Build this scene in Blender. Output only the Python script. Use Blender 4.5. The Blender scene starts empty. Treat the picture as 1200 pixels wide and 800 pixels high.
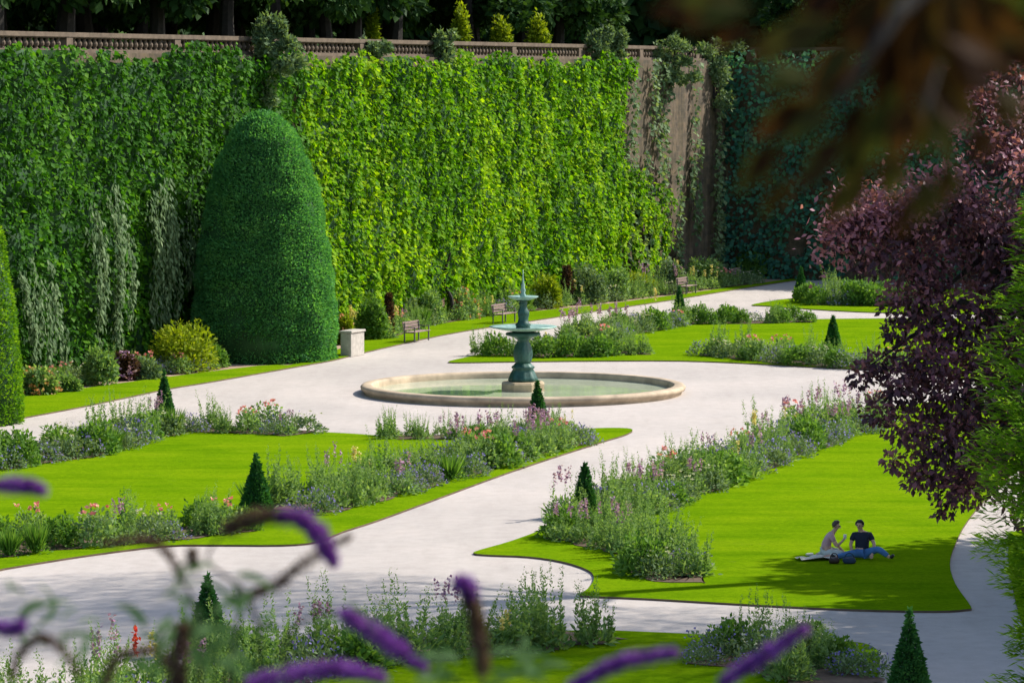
import bpy, bmesh, math, random
import numpy as np
from mathutils import Vector, Matrix
R = math.radians
random.seed(7); rng = np.random.default_rng(7)
scene = bpy.context.scene
col = scene.collection

# ------------------------------------------------------------------ camera
H = 11.7; F = 4290.0; YH = 92.0          # eye height, focal length in px of a 1200 px wide picture, horizon row
cd = bpy.data.cameras.new('camera'); cam = bpy.data.objects.new('camera', cd); col.objects.link(cam)
PITCH = math.atan((400-YH)/F)
cam.location = (0, 0, H); cam.rotation_euler = (math.pi/2-PITCH, 0, 0)
cd.sensor_width = 36; cd.lens = 36*F/1200*math.cos(PITCH)
cd.clip_end = 4000; cd.clip_start = 0.3
cd.dof.use_dof = True; cd.dof.focus_distance = 88; cd.dof.aperture_fstop = 6.2
scene.camera = cam

# ------------------------------------------------------------------ light
SUN = Vector((0.90, 0.42, 0)).normalized(); EL = R(42)
sund = bpy.data.lights.new('sun', 'SUN'); sund.energy = 4.6; sund.angle = R(0.55); sund.color = (1, .95, .86)
sun = bpy.data.objects.new('sun', sund); col.objects.link(sun)
sd = Vector((SUN.x*math.cos(EL), SUN.y*math.cos(EL), math.sin(EL)))
sun.rotation_euler = (-sd).to_track_quat('-Z', 'Y').to_euler()
w = bpy.data.worlds.new('World'); scene.world = w; w.use_nodes = True
nt = w.node_tree; bg = nt.nodes['Background']
sky = nt.nodes.new('ShaderNodeTexSky'); sky.sky_type = 'NISHITA'; sky.sun_disc = False
sky.sun_elevation = EL; sky.sun_rotation = math.atan2(SUN.x, SUN.y); sky.dust_density = 1.2
nt.links.new(sky.outputs[0], bg.inputs[0]); bg.inputs[1].default_value = 0.14
scene.view_settings.view_transform = 'Standard'; scene.view_settings.look = 'None'
scene.view_settings.exposure = 0.62; scene.view_settings.gamma = 1
scene.view_settings.use_curve_mapping = False
scene.cycles.max_bounces = 6; scene.cycles.transparent_max_bounces = 6

# ------------------------------------------------------------------ helpers
def G(px, py, z=0.0):
    "the point of the level z seen at a picture position (1200x800)"
    D = (H-z)*F/(py-YH)
    return Vector(((px-600)/F*D, D, z))
def At(px, py, D):
    return Vector(((px-600)/F*D, D, H-(py-YH)/F*D))
def scl(py): return (py-YH)/H
def tag(o, label=None, cat=None, group=None, kind=None):
    if label: o['label'] = label
    if cat: o['category'] = cat
    if group: o['group'] = group
    if kind: o['kind'] = kind
    return o
def empty(name, loc, label, cat, group=None, rz=0):
    o = bpy.data.objects.new(name, None); col.objects.link(o)
    o.empty_display_size = .2
    o.location = loc; o.rotation_euler = (0, 0, rz)
    return tag(o, label, cat, group)
def link(name, me, mat=None, parent=None):
    o = bpy.data.objects.new(name, me); col.objects.link(o)
    if mat and len(me.materials) == 0: me.materials.append(mat)
    if parent: o.parent = parent
    return o
def copy_tree(o, parent=None):
    c = o.copy(); col.objects.link(c); c.parent = parent
    for ch in list(o.children): copy_tree(ch, c)
    return c
def bmobj(name, bm, mat=None, parent=None, smooth=False):
    me = bpy.data.meshes.new(name); bm.normal_update(); bm.to_mesh(me); bm.free()
    if smooth: me.polygons.foreach_set('use_smooth', [True]*len(me.polygons))
    return link(name, me, mat, parent)
def box(bm, c, s, rz=0, M=None, bevel=0):
    T = Matrix.Translation(c) @ Matrix.Rotation(rz, 4, 'Z') @ Matrix.Diagonal((s[0], s[1], s[2], 1))
    if M: T = M @ T
    r = bmesh.ops.create_cube(bm, size=1, matrix=T)
    if bevel:
        es = list({e for v in r['verts'] for e in v.link_edges})
        bmesh.ops.bevel(bm, geom=es, offset=bevel, segments=1, affect='EDGES')
def lathe(prof, n=32, mod=None, name='x'):
    bm = bmesh.new(); rings = []
    for k, (r, z) in enumerate(prof):
        ring = []
        for i in range(n):
            a = 2*math.pi*i/n; rr = r*(mod(a, k) if mod else 1)
            ring.append(bm.verts.new((rr*math.cos(a), rr*math.sin(a), z)))
        rings.append(ring)
    for a, b in zip(rings, rings[1:]):
        for i in range(n): bm.faces.new((a[i], a[(i+1) % n], b[(i+1) % n], b[i]))
    if prof[0][0] > .001: bm.faces.new(rings[0][::-1])
    if prof[-1][0] > .001: bm.faces.new(rings[-1])
    bmesh.ops.recalc_face_normals(bm, faces=bm.faces)
    return bm
def tube(bm, pts, rads, n=6):
    pts = [Vector(p) for p in pts]; rings = []
    for i, p in enumerate(pts):
        t = (pts[min(i+1, len(pts)-1)]-pts[max(i-1, 0)]).normalized()
        a = t.orthogonal().normalized(); b = t.cross(a)
        if i and rings:
            a = (ref - t*ref.dot(t)).normalized(); b = t.cross(a)
        ref = a
        rings.append([bm.verts.new(p+(a*math.cos(2*math.pi*k/n)+b*math.sin(2*math.pi*k/n))*rads[i]) for k in range(n)])
    for x, y in zip(rings, rings[1:]):
        for k in range(n): bm.faces.new((x[k], x[(k+1) % n], y[(k+1) % n], y[k]))
    bm.faces.new(rings[0][::-1]); bm.faces.new(rings[-1])
def spline(pts, per=6, closed=False):
    "Catmull-Rom through points"
    P = [np.array(p, float) for p in pts]; n = len(P); out = []
    rngi = range(n if closed else n-1)
    for i in rngi:
        p0 = P[(i-1) % n] if closed or i > 0 else P[0]; p1 = P[i]; p2 = P[(i+1) % n]
        p3 = P[(i+2) % n] if closed or i+2 < n else P[-1]
        for k in range(per):
            t = k/per
            out.append(.5*((2*p1)+(-p0+p2)*t+(2*p0-5*p1+4*p2-p3)*t*t+(-p0+3*p1-3*p2+p3)*t**3))
    if not closed: out.append(P[-1])
    return out
def unit(a): return a/np.maximum(np.linalg.norm(a, axis=-1, keepdims=True), 1e-9)
def runit(n): return unit(rng.normal(size=(n, 3)))
_G = rng.random((64, 64, 64))
def vnoise(P, s):
    "smooth value noise 0..1 of points P at feature size s"
    q = np.asarray(P, float)/s+100.0; i = np.floor(q).astype(int); f = q-i; f = f*f*(3-2*f); i &= 63
    j = (i+1) & 63
    def g(a, b, c): return _G[a, b, c]
    x0, y0, z0 = i.T; x1, y1, z1 = j.T; fx, fy, fz = f.T
    c00 = g(x0, y0, z0)*(1-fx)+g(x1, y0, z0)*fx; c10 = g(x0, y1, z0)*(1-fx)+g(x1, y1, z0)*fx
    c01 = g(x0, y0, z1)*(1-fx)+g(x1, y0, z1)*fx; c11 = g(x0, y1, z1)*(1-fx)+g(x1, y1, z1)*fx
    return (c00*(1-fy)+c10*fy)*(1-fz)+(c01*(1-fy)+c11*fy)*fz
class Leaves:
    def __init__(s): s.v = []; s.t = []
    def add(s, P, D, N, L, W, fold=.15, tone=None):
        "one folded kite leaf per row: P base, D direction, N face normal"
        P = np.asarray(P, float); n = len(P)
        D = unit(np.broadcast_to(D, (n, 3))); N = np.broadcast_to(N, (n, 3))
        N = unit(N-D*np.sum(N*D, 1, keepdims=True)); S = np.cross(D, N)
        L = np.broadcast_to(L, (n,))[:, None]; W = np.broadcast_to(W, (n,))[:, None]
        a = P; m = P+D*L*.45
        b = m+S*W*.5+N*W*fold; c = P+D*L; d = m-S*W*.5+N*W*fold
        s.v.append(np.stack([a, b, c, d], 1).reshape(-1, 3))
        if tone is None: tone = rng.random(n)
        s.t.append(np.repeat(np.clip(np.broadcast_to(tone, (n,)), 0, 1), 4))
    def mesh(s, name):
        v = np.concatenate(s.v).astype(np.float32); t = np.concatenate(s.t).astype(np.float32)
        n = len(v)//4; me = bpy.data.meshes.new(name)
        me.vertices.add(len(v)); me.vertices.foreach_set('co', v.ravel())
        idx = (np.arange(n)[:, None]*4+np.array([0, 1, 2, 0, 2, 3])).ravel()
        me.loops.add(n*6); me.loops.foreach_set('vertex_index', idx.astype(np.int32))
        me.polygons.add(n*2); me.polygons.foreach_set('loop_start', np.arange(0, n*6, 3, dtype=np.int32))
        me.polygons.foreach_set('loop_total', np.full(n*2, 3, np.int32))
        at = me.attributes.new('tone', 'FLOAT', 'POINT'); at.data.foreach_set('value', t)
        me.update(calc_edges=True); return me

# ------------------------------------------------------------------ materials
def newmat(name):
    m = bpy.data.materials.new(name); m.use_nodes = True; nt = m.node_tree
    return m, nt, nt.nodes['Principled BSDF']
def ramp(nt, fac, stops):
    r = nt.nodes.new('ShaderNodeValToRGB'); cr = r.color_ramp
    while len(cr.elements) < len(stops): cr.elements.new(.5)
    for e, (p, c) in zip(cr.elements, stops): e.position = p; e.color = (*c, 1)
    nt.links.new(fac, r.inputs[0]); return r.outputs[0]
def noise(nt, scale, detail=4, rough=.6, vec=None):
    n = nt.nodes.new('ShaderNodeTexNoise'); n.inputs['Scale'].default_value = scale
    n.inputs['Detail'].default_value = detail; n.inputs['Roughness'].default_value = rough
    if vec is None:
        tc = nt.nodes.new('ShaderNodeTexCoord'); vec = tc.outputs['Object']
    nt.links.new(vec, n.inputs['Vector']); return n.outputs['Fac']
def mix(nt, f, a, b, mode='MIX'):
    m = nt.nodes.new('ShaderNodeMix'); m.data_type = 'RGBA'; m.blend_type = mode
    for k, x in ((0, f), (6, a), (7, b)):
        if isinstance(x, (int, float)): m.inputs[k].default_value = x
        elif isinstance(x, tuple): m.inputs[k].default_value = (*x, 1)
        else: nt.links.new(x, m.inputs[k])
    return m.outputs[2]
def bump(nt, b, h, strength=.4, dist=.02):
    n = nt.nodes.new('ShaderNodeBump'); n.inputs['Strength'].default_value = strength
    n.inputs['Distance'].default_value = dist; nt.links.new(h, n.inputs['Height'])
    nt.links.new(n.outputs[0], b.inputs['Normal'])
def leafmat(name, dark, mid, light, trans=.3, rough=.6, spec=.08, glow=1.5):
    m, nt, b = newmat(name)
    at = nt.nodes.new('ShaderNodeAttribute'); at.attribute_name = 'tone'
    c = ramp(nt, at.outputs['Fac'], [(0, dark), (.5, mid), (1, light)])
    nt.links.new(c, b.inputs['Base Color']); b.inputs['Roughness'].default_value = rough
    b.inputs['Specular IOR Level'].default_value = spec
    tr = nt.nodes.new('ShaderNodeBsdfTranslucent')
    cc = mix(nt, 1.0, c, (glow, glow*.98, .55), 'MULTIPLY')
    nt.links.new(cc, tr.inputs[0])
    ms = nt.nodes.new('ShaderNodeMixShader'); ms.inputs[0].default_value = trans
    nt.links.new(b.outputs[0], ms.inputs[1]); nt.links.new(tr.outputs[0], ms.inputs[2])
    nt.links.new(ms.outputs[0], nt.nodes['Material Output'].inputs[0]); return m
def plain(name, c, rough=.6, var=.25, scale=6, spec=.4, metal=0, bmp=0):
    m, nt, b = newmat(name); f = noise(nt, scale, 6)
    nt.links.new(ramp(nt, f, [(.3, tuple(x*(1-var) for x in c)), (.7, tuple(min(1, x*(1+var)) for x in c))]), b.inputs['Base Color'])
    b.inputs['Roughness'].default_value = rough; b.inputs['Specular IOR Level'].default_value = spec
    b.inputs['Metallic'].default_value = metal
    if bmp: bump(nt, b, f, bmp, .03)
    return m
M = {}
M['boston'] = leafmat('boston_ivy_leaf', (.03, .11, .004), (.12, .29, .004), (.31, .46, .010), .45)
M['ivy'] = leafmat('ivy_leaf', (.014, .065, .004), (.048, .16, .010), (.12, .27, .02), .38)
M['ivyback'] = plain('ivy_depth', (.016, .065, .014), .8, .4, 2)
M['sage'] = leafmat('silvery_leaf', (.06, .11, .05), (.13, .2, .09), (.24, .32, .16), .3)
M['teal'] = leafmat('shade_leaf', (.03, .12, .09), (.07, .21, .13), (.13, .32, .15), .3)
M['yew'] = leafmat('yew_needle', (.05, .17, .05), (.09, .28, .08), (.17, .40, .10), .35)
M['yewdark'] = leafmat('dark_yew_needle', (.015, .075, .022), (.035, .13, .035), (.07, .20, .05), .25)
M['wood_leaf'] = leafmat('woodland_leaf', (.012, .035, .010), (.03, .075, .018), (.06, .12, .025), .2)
M['yg'] = leafmat('yellow_green_leaf', (.08, .14, .006), (.2, .27, .012), (.34, .38, .02), .4)
M['green'] = leafmat('green_leaf', (.045, .12, .018), (.10, .21, .035), (.19, .31, .065), .4)
M['stem'] = leafmat('herb_leaf', (.07, .15, .04), (.16, .27, .09), (.29, .39, .16), .4)
M['beech'] = leafmat('purple_beech_leaf', (.03, .014, .026), (.11, .045, .075), (.38, .155, .215), .35, .5, .35)
M['conifer'] = leafmat('conifer_leaf', (.03, .10, .008), (.10, .24, .012), (.24, .40, .02), .4)
M['violet'] = leafmat('violet_petal', (.12, .10, .30), (.22, .19, .5), (.4, .34, .68), .35, glow=1)
M['pink'] = leafmat('pink_petal', (.55, .12, .14), (.8, .28, .27), (.85, .5, .45), .35, glow=1)
M['white'] = leafmat('cream_petal', (.5, .5, .3), (.7, .68, .5), (.85, .82, .7), .3, glow=1)
M['mauve'] = leafmat('mauve_petal', (.3, .14, .26), (.45, .26, .4), (.6, .4, .5), .3, glow=1)
M['red'] = leafmat('red_petal', (.5, .03, .02), (.7, .05, .03), (.8, .15, .05), .3, glow=1)
M['peach'] = leafmat('peach_petal', (.45, .16, .05), (.65, .32, .14), (.7, .5, .25), .3, glow=1)
M['lemon'] = leafmat('yellow_petal', (.55, .45, .1), (.75, .62, .2), (.8, .75, .4), .3, glow=1)
M['brownleaf'] = leafmat('brown_leaf', (.03, .015, .01), (.075, .04, .025), (.14, .08, .045), .2)
M['bark'] = plain('bark', (.022, .017, .013), .9, .5, 4, bmp=.8)
M['bud_purple'] = leafmat('buddleia_floret', (.13, .025, .27), (.27, .07, .50), (.46, .20, .72), .35, glow=1)
M['bud_brown'] = leafmat('faded_floret', (.06, .03, .03), (.12, .07, .06), (.2, .13, .11), .25)
M['near_leaf'] = leafmat('buddleia_leaf', (.03, .07, .02), (.05, .12, .03), (.09, .17, .06), .3)
M['shadeleaf'] = leafmat('copper_leaf', (.03, .010, .004), (.075, .032, .010), (.06, .075, .016), .4)
def grassmat():
    m, nt, b = newmat('mown_grass')
    tc = nt.nodes.new('ShaderNodeTexCoord'); mp = nt.nodes.new('ShaderNodeMapping')
    nt.links.new(tc.outputs['Object'], mp.inputs[0]); mp.inputs['Scale'].default_value = (.12, .9, 1); fm = noise(nt, 1.0, 5, .65, mp.outputs[0])
    f1 = noise(nt, .35, 5, .6); f2 = noise(nt, 9, 5, .75); f3 = noise(nt, 60, 3, .7)
    c1 = ramp(nt, f2, [(.28, (.105, .190, .003)), (.5, (.150, .255, .003)), (.72, (.205, .315, .004))])
    c2 = ramp(nt, f1, [(.3, (.70, .83, .8)), (.52, (.95, .98, 1)), (.72, (1.10, 1.04, 1.2))])
    c3 = ramp(nt, f3, [(.3, (.7, .74, .7)), (.65, (1, 1, 1))])
    c = mix(nt, 1.0, mix(nt, 1.0, c1, c2, 'MULTIPLY'), c3, 'MULTIPLY')
    c = mix(nt, 1.0, c, ramp(nt, fm, [(.3, (.72, .80, .8)), (.5, (1, 1, 1)), (.72, (1.18, 1.06, 1.6))]), 'MULTIPLY')
    fd = noise(nt, 1.1, 6, .75); c = mix(nt, ramp(nt, fd, [(.62, (0, 0, 0)), (.78, (.55, .55, .55))]), c, (.20, .25, .03))
    nt.links.new(c, b.inputs['Base Color']); b.inputs['Roughness'].default_value = .9
    b.inputs['Specular IOR Level'].default_value = 0
    bump(nt, b, f3, .5, .03); return m
M['grass'] = grassmat()
def gravelmat():
    m, nt, b = newmat('pale_gravel')
    f1 = noise(nt, .12, 5, .55); f2 = noise(nt, 2.2, 6, .7); f3 = noise(nt, 70, 2, .8)
    c1 = ramp(nt, f2, [(.3, (.49, .435, .395)), (.6, (.55, .495, .455))])
    c2 = ramp(nt, f1, [(.35, (.86, .87, .88)), (.6, (1, 1, 1))])
    c3 = ramp(nt, f3, [(.3, (.72, .71, .7)), (.6, (1, 1, 1))])
    c = mix(nt, 1.0, mix(nt, 1.0, c1, c2, 'MULTIPLY'), c3, 'MULTIPLY')
    tc = nt.nodes.new('ShaderNodeTexCoord'); mp = nt.nodes.new('ShaderNodeMapping'); nt.links.new(tc.outputs['Object'], mp.inputs[0])
    mp.inputs['Rotation'].default_value = (0, 0, R(-35)); mp.inputs['Scale'].default_value = (1.1, .14, 1)
    ft = noise(nt, 1.0, 5, .7, mp.outputs[0]); c = mix(nt, 1.0, c, ramp(nt, ft, [(.3, (.93, .925, .92)), (.55, (1, 1, 1)), (.7, (1.03, 1.02, 1.01))]), 'MULTIPLY')
    nt.links.new(c, b.inputs['Base Color']); b.inputs['Roughness'].default_value = .95
    b.inputs['Specular IOR Level'].default_value = .02
    bump(nt, b, f3, .5, .02); return m
M['gravel'] = gravelmat()
M['soil'] = plain('bed_soil', (.12, .085, .06), .95, .4, 1.5, .1, bmp=.6)
M['drysoil'] = plain('dry_soil', (.36, .25, .18), .95, .35, .8, .1, bmp=.5)
M['earth'] = plain('rough_ground', (.05, .07, .025), .95, .4, .3, .1)
M['rim'] = plain('basin_stone', (.44, .34, .23), .75, .35, 1.3, .3, bmp=.2)
M['ped'] = plain('pedestal_stone', (.42, .32, .2), .8, .25, 3, .3, bmp=.2)
def bronze(name, a, b_):
    m, nt, b = newmat(name); f = noise(nt, 5, 6, .7)
    nt.links.new(ramp(nt, f, [(.35, a), (.65, b_)]), b.inputs['Base Color'])
    b.inputs['Roughness'].default_value = .5; b.inputs['Metallic'].default_value = .15; bump(nt, b, f, .3, .02); return m
M['bronze'] = bronze('green_bronze', (.008, .048, .036), (.028, .10, .078))
M['verdigris'] = bronze('pale_verdigris', (.16, .29, .24), (.3, .44, .38))
def watermat():
    m, nt, b = newmat('basin_water')
    f = noise(nt, 3, 3); b.inputs['Roughness'].default_value = .06
    nt.links.new(ramp(nt, noise(nt, .5, 4), [(.35, (.38, .43, .30)), (.65, (.52, .55, .42))]), b.inputs['Base Color'])
    b.inputs['IOR'].default_value = 1.33; bump(nt, b, f, .12, .02); return m
M['water'] = watermat()
def masonry():
    m, nt, b = newmat('weathered_masonry')
    tc = nt.nodes.new('ShaderNodeTexCoord'); mp = nt.nodes.new('ShaderNodeMapping')
    nt.links.new(tc.outputs['UV'], mp.inputs[0])
    br = nt.nodes.new('ShaderNodeTexBrick'); nt.links.new(mp.outputs[0], br.inputs[0])
    br.inputs['Color1'].default_value = (.15, .105, .07, 1); br.inputs['Color2'].default_value = (.10, .075, .055, 1)
    br.inputs['Mortar'].default_value = (.13, .10, .075, 1); br.inputs['Scale'].default_value = 1
    br.inputs['Brick Width'].default_value = .7; br.inputs['Row Height'].default_value = .33; br.inputs['Mortar Size'].default_value = .02
    mp2 = nt.nodes.new('ShaderNodeMapping'); nt.links.new(tc.outputs['UV'], mp2.inputs[0]); mp2.inputs['Scale'].default_value = (1.3, .12, 1)
    n2 = noise(nt, 1, 6, .7, mp2.outputs[0]); n3 = noise(nt, 1.6, 8, .75, tc.outputs['UV'])
    st = ramp(nt, n2, [(.3, (.35, .34, .30)), (.45, (.7, .72, .55)), (.6, (1, 1, 1)), (.75, (1.5, 1.35, 1.1))])
    nt.links.new(mix(nt, 1.0, mix(nt, 1.0, br.outputs[0], st, 'MULTIPLY'), ramp(nt, n3, [(.35, (.4, .42, .36)), (.5, (.9, .88, .8)), (.68, (1.5, 1.4, 1.3))]), 'MULTIPLY'), b.inputs['Base Color'])
    b.inputs['Roughness'].default_value = .9; bump(nt, b, br.outputs['Fac'], -.3, .02); return m
M['masonry'] = masonry()
M['bal'] = plain('balustrade_stone', (.14, .105, .075), .85, .3, 2.5, .2, bmp=.3)
M['benchwood'] = plain('bench_wood', (.22, .15, .13), .7, .3, 8)
M['metal'] = plain('grey_metal', (.12, .12, .12), .5, .2, 8, metal=.5)
M['block'] = plain('pale_stone', (.42, .38, .33), .85, .2, 5, bmp=.3)

# ------------------------------------------------------------------ ground, paths, lawns
def sheet(name, pts, z, mat, thick=0, kind='structure', px=True, smooth=4, closed_spline=True):
    if px: W = [tuple(G(*p)[:2]) for p in (spline(pts, smooth, True) if smooth > 1 else pts)]
    else: W = [tuple(p) for p in pts]
    bm = bmesh.new(); vs = [bm.verts.new((x, y, z)) for x, y in W]
    f = bm.faces.new(vs)
    if f.normal.z < 0: f.normal_flip()
    bm.normal_update()
    if f.normal.z < 0: f.normal_flip()
    if thick:
        lo = [bm.verts.new((x, y, z-thick)) for x, y in W]; n = len(vs)
        for i in range(n): bm.faces.new((vs[i], vs[(i+1) % n], lo[(i+1) % n], lo[i]))
        bmesh.ops.recalc_face_normals(bm, faces=bm.faces)
    bmesh.ops.triangulate(bm, faces=[f for f in bm.faces if len(f.verts) > 4])
    o = bmobj(name, bm, mat); tag(o, kind=kind); return o
sheet('ground', [(-1500, -300), (1500, -300), (1500, 2500), (-1500, 2500)], -.03, M['earth'], px=False)
sheet('gravel_path', [(-45, 55), (60, 55), (60, 225), (-45, 225)], 0, M['gravel'], px=False)
LZ = .05
def lawn(pts, smooth=3):
    o = sheet('lawn', pts, LZ, M['grass'], LZ, smooth=smooth); o.data.materials.append(M['soil'])
    for p in o.data.polygons:
        if abs(p.normal.z) < .5: p.material_index = 1
    return o
LAWN = {}
lawn([(-200, 490), (-60, 476), (20, 467), (150, 449), (300, 430), (350, 427), (426, 399), (500, 381), (600, 368), (700, 358), (800, 345), (900, 331), (990, 320), (1100, 318),
      (1100, 321), (1000, 323), (940, 328), (860, 340), (800, 350), (700, 365), (600, 380), (520, 393), (426, 414), (390, 423), (340, 432), (250, 448), (190, 458), (100, 477), (20, 492), (-60, 506), (-200, 530)])
lawn([(-200, 568), (-60, 556), (0, 546), (60, 538), (120, 521), (180, 507), (240, 504), (300, 507), (360, 508), (420, 511), (470, 515), (560, 517), (620, 513), (660, 508), (700, 504), (735, 504), (742, 507),
      (730, 513), (700, 522), (600, 555), (500, 592), (440, 614), (400, 627), (370, 639), (330, 643), (250, 643), (190, 644), (100, 655), (0, 671), (-200, 705)])
lawn([(555, 653), (562, 649), (600, 638), (650, 619), (700, 596), (760, 575), (820, 553), (880, 530), (940, 508), (1000, 490), (1060, 477), (1150, 468), (1260, 466), (1300, 500),
      (1230, 530), (1175, 572), (1140, 612), (1125, 640), (1118, 665), (1125, 690), (1143, 716), (1138, 720), (1100, 722), (1000, 720), (880, 714), (760, 707), (690, 704), (680, 702), (690, 695), (697, 683), (690, 673), (660, 663), (620, 657), (575, 655)])
lawn([(-150, 850), (0, 836), (100, 822), (230, 801), (280, 794), (400, 779), (540, 762), (620, 749), (688, 745), (760, 747), (860, 752), (940, 756), (1005, 759), (1028, 765), (1036, 778), (1030, 810), (1000, 860), (700, 900), (300, 930), (-150, 940)])
lawn([(525, 425), (545, 420), (600, 409), (700, 389), (790, 379), (900, 376), (1010, 374), (1150, 374), (1300, 380), (1350, 420), (1200, 450), (1100, 440), (1010, 434), (950, 431), (880, 427), (800, 424), (700, 424), (600, 425), (540, 426)])
lawn([(882, 358), (900, 354), (930, 350), (980, 345), (1080, 338), (1200, 340), (1250, 355), (1200, 368), (1100, 368), (1010, 366), (940, 362), (900, 359)])
lawn([(1187, 640), (1200, 625), (1300, 610), (1500, 640), (1500, 900), (1300, 900), (1215, 760), (1192, 690)])
sheet('planting_bed', [(-200, 491), (20, 468), (150, 450), (300, 431), (350, 428), (426, 400), (500, 382), (600, 369), (700, 359), (800, 346), (900, 332), (990, 321), (990, 312), (850, 318), (600, 352), (300, 398), (0, 440), (-200, 466)], .012, M['drysoil'], smooth=1)

# ------------------------------------------------------------------ walls
A0 = Vector((-19.6, 140, 0)); U = Vector((.3935, .9193, 0)); Nn = Vector((.9193, -.3935, 0))
A1 = A0+U*82                               # the corner
U2 = Vector((.9193, -.3935, 0)); N2 = Vector((-.3935, -.9193, 0))
WT = 12.75
def wallbox(name, A, u, n, s0, s1, mat, parent, z1=WT, th=1.2):
    bm = bmesh.new(); uv = bm.loops.layers.uv.new()
    a = A+u*s0; b = A+u*s1
    vs = [bm.verts.new(p) for p in (a-Vector((0, 0, .5)), b-Vector((0, 0, .5)), b+Vector((0, 0, z1)), a+Vector((0, 0, z1)),
          a-n*th-Vector((0, 0, .5)), b-n*th-Vector((0, 0, .5)), b-n*th+Vector((0, 0, z1)), a-n*th+Vector((0, 0, z1)))]
    for q in ((0, 1, 2, 3), (5, 4, 7, 6), (3, 2, 6, 7), (1, 5, 6, 2), (4, 0, 3, 7)):
        f = bm.faces.new([vs[i] for i in q])
        for l in f.loops:
            p = l.vert.co-A; l[uv].uv = (p.dot(u)+p.dot(n), p.z)
    bmesh.ops.recalc_face_normals(bm, faces=bm.faces)
    return bmobj(name, bm, mat, parent)
def balustrade(A, u, n, s0, s1, label):
    t = empty('balustrade', A+u*s0+Vector((0, 0, WT)), label, 'balustrade', 'stone balustrades along the terrace edge')
    T0 = t.location
    ang = math.atan2(u.y, u.x); Ln = s1-s0
    def bxx(bm, s, z, l, w_, h): box(bm, (u*s-n*.55+Vector((0, 0, z))), (l, w_, h), ang)
    bm = bmesh.new(); bxx(bm, Ln/2, .07, Ln, .5, .14); bmobj('plinth', bm, M['bal'], t)
    bm = bmesh.new(); bxx(bm, Ln/2, .71, Ln, .42, .18); bxx(bm, Ln/2, .60, Ln, .3, .04); bmobj('rail', bm, M['bal'], t)
    npier = int(Ln//9)
    for k in range(npier+1):
        bm = bmesh.new(); bxx(bm, k*9, .31, .5, .36, .6); bmobj('pier', bm, M['bal'], t)
    prof = [(.09, .14), (.09, .17), (.055, .2), (.11, .29), (.12, .36), (.05, .52), (.085, .56), (.085, .58)]
    bm = lathe(prof, 8); me = bpy.data.meshes.new('baluster'); bm.to_mesh(me); bm.free(); me.materials.append(M['bal'])
    S = [s for s in np.arange(.5, Ln, .42) if abs((s+4.5) % 9-4.5) > .4]
    vis = [s for s in S if (s+s0) > -2][:98]
    for s in vis:
        o = bpy.data.objects.new('baluster', me); col.objects.link(o); o.parent = t; o.location = u*float(s)-n*.55
    rest = [s for s in S if s not in vis]
    if rest:
        bm = bmesh.new()
        for s in rest:
            b2 = lathe(prof, 6); tmp = bpy.data.meshes.new('t'); b2.transform(Matrix.Translation(u*float(s)-n*.55)); b2.to_mesh(tmp); b2.free(); bm.from_mesh(tmp); bpy.data.meshes.remove(tmp)
        o = bmobj('baluster_row', bm, M['bal'], t); tag(o, kind='stuff')
w1 = wallbox('retaining_wall', A0, U, Nn, -30, 82, M['masonry'], None)
tag(w1, 'tall weathered stone retaining wall, mostly buried under climbing plants', 'wall')
w2 = wallbox('retaining_wall', A1, U2, N2, .003, 60, M['masonry'], None)
tag(w2, 'shaded dark stone wall closing the far right end of the garden', 'wall')
balustrade(A0, U, Nn, -30, 82, 'weathered stone balustrade running along the top of the leafy long wall')
balustrade(A1, U2, N2, 1.3, 55, 'shaded stone balustrade on top of the dark far right wall')
# terrace ground behind the walls
q = [A0+U*-30-Nn*1.2, A1-Nn*1.2-N2*1.2, A1+U2*60-N2*1.2, A1+U2*60-N2*200, A0-U*30-Nn*200+U*300, A0-U*30-Nn*200]
sheet('upper_terrace', [(p.x, p.y) for p in q], WT-.05, M['earth'], px=False)

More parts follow.
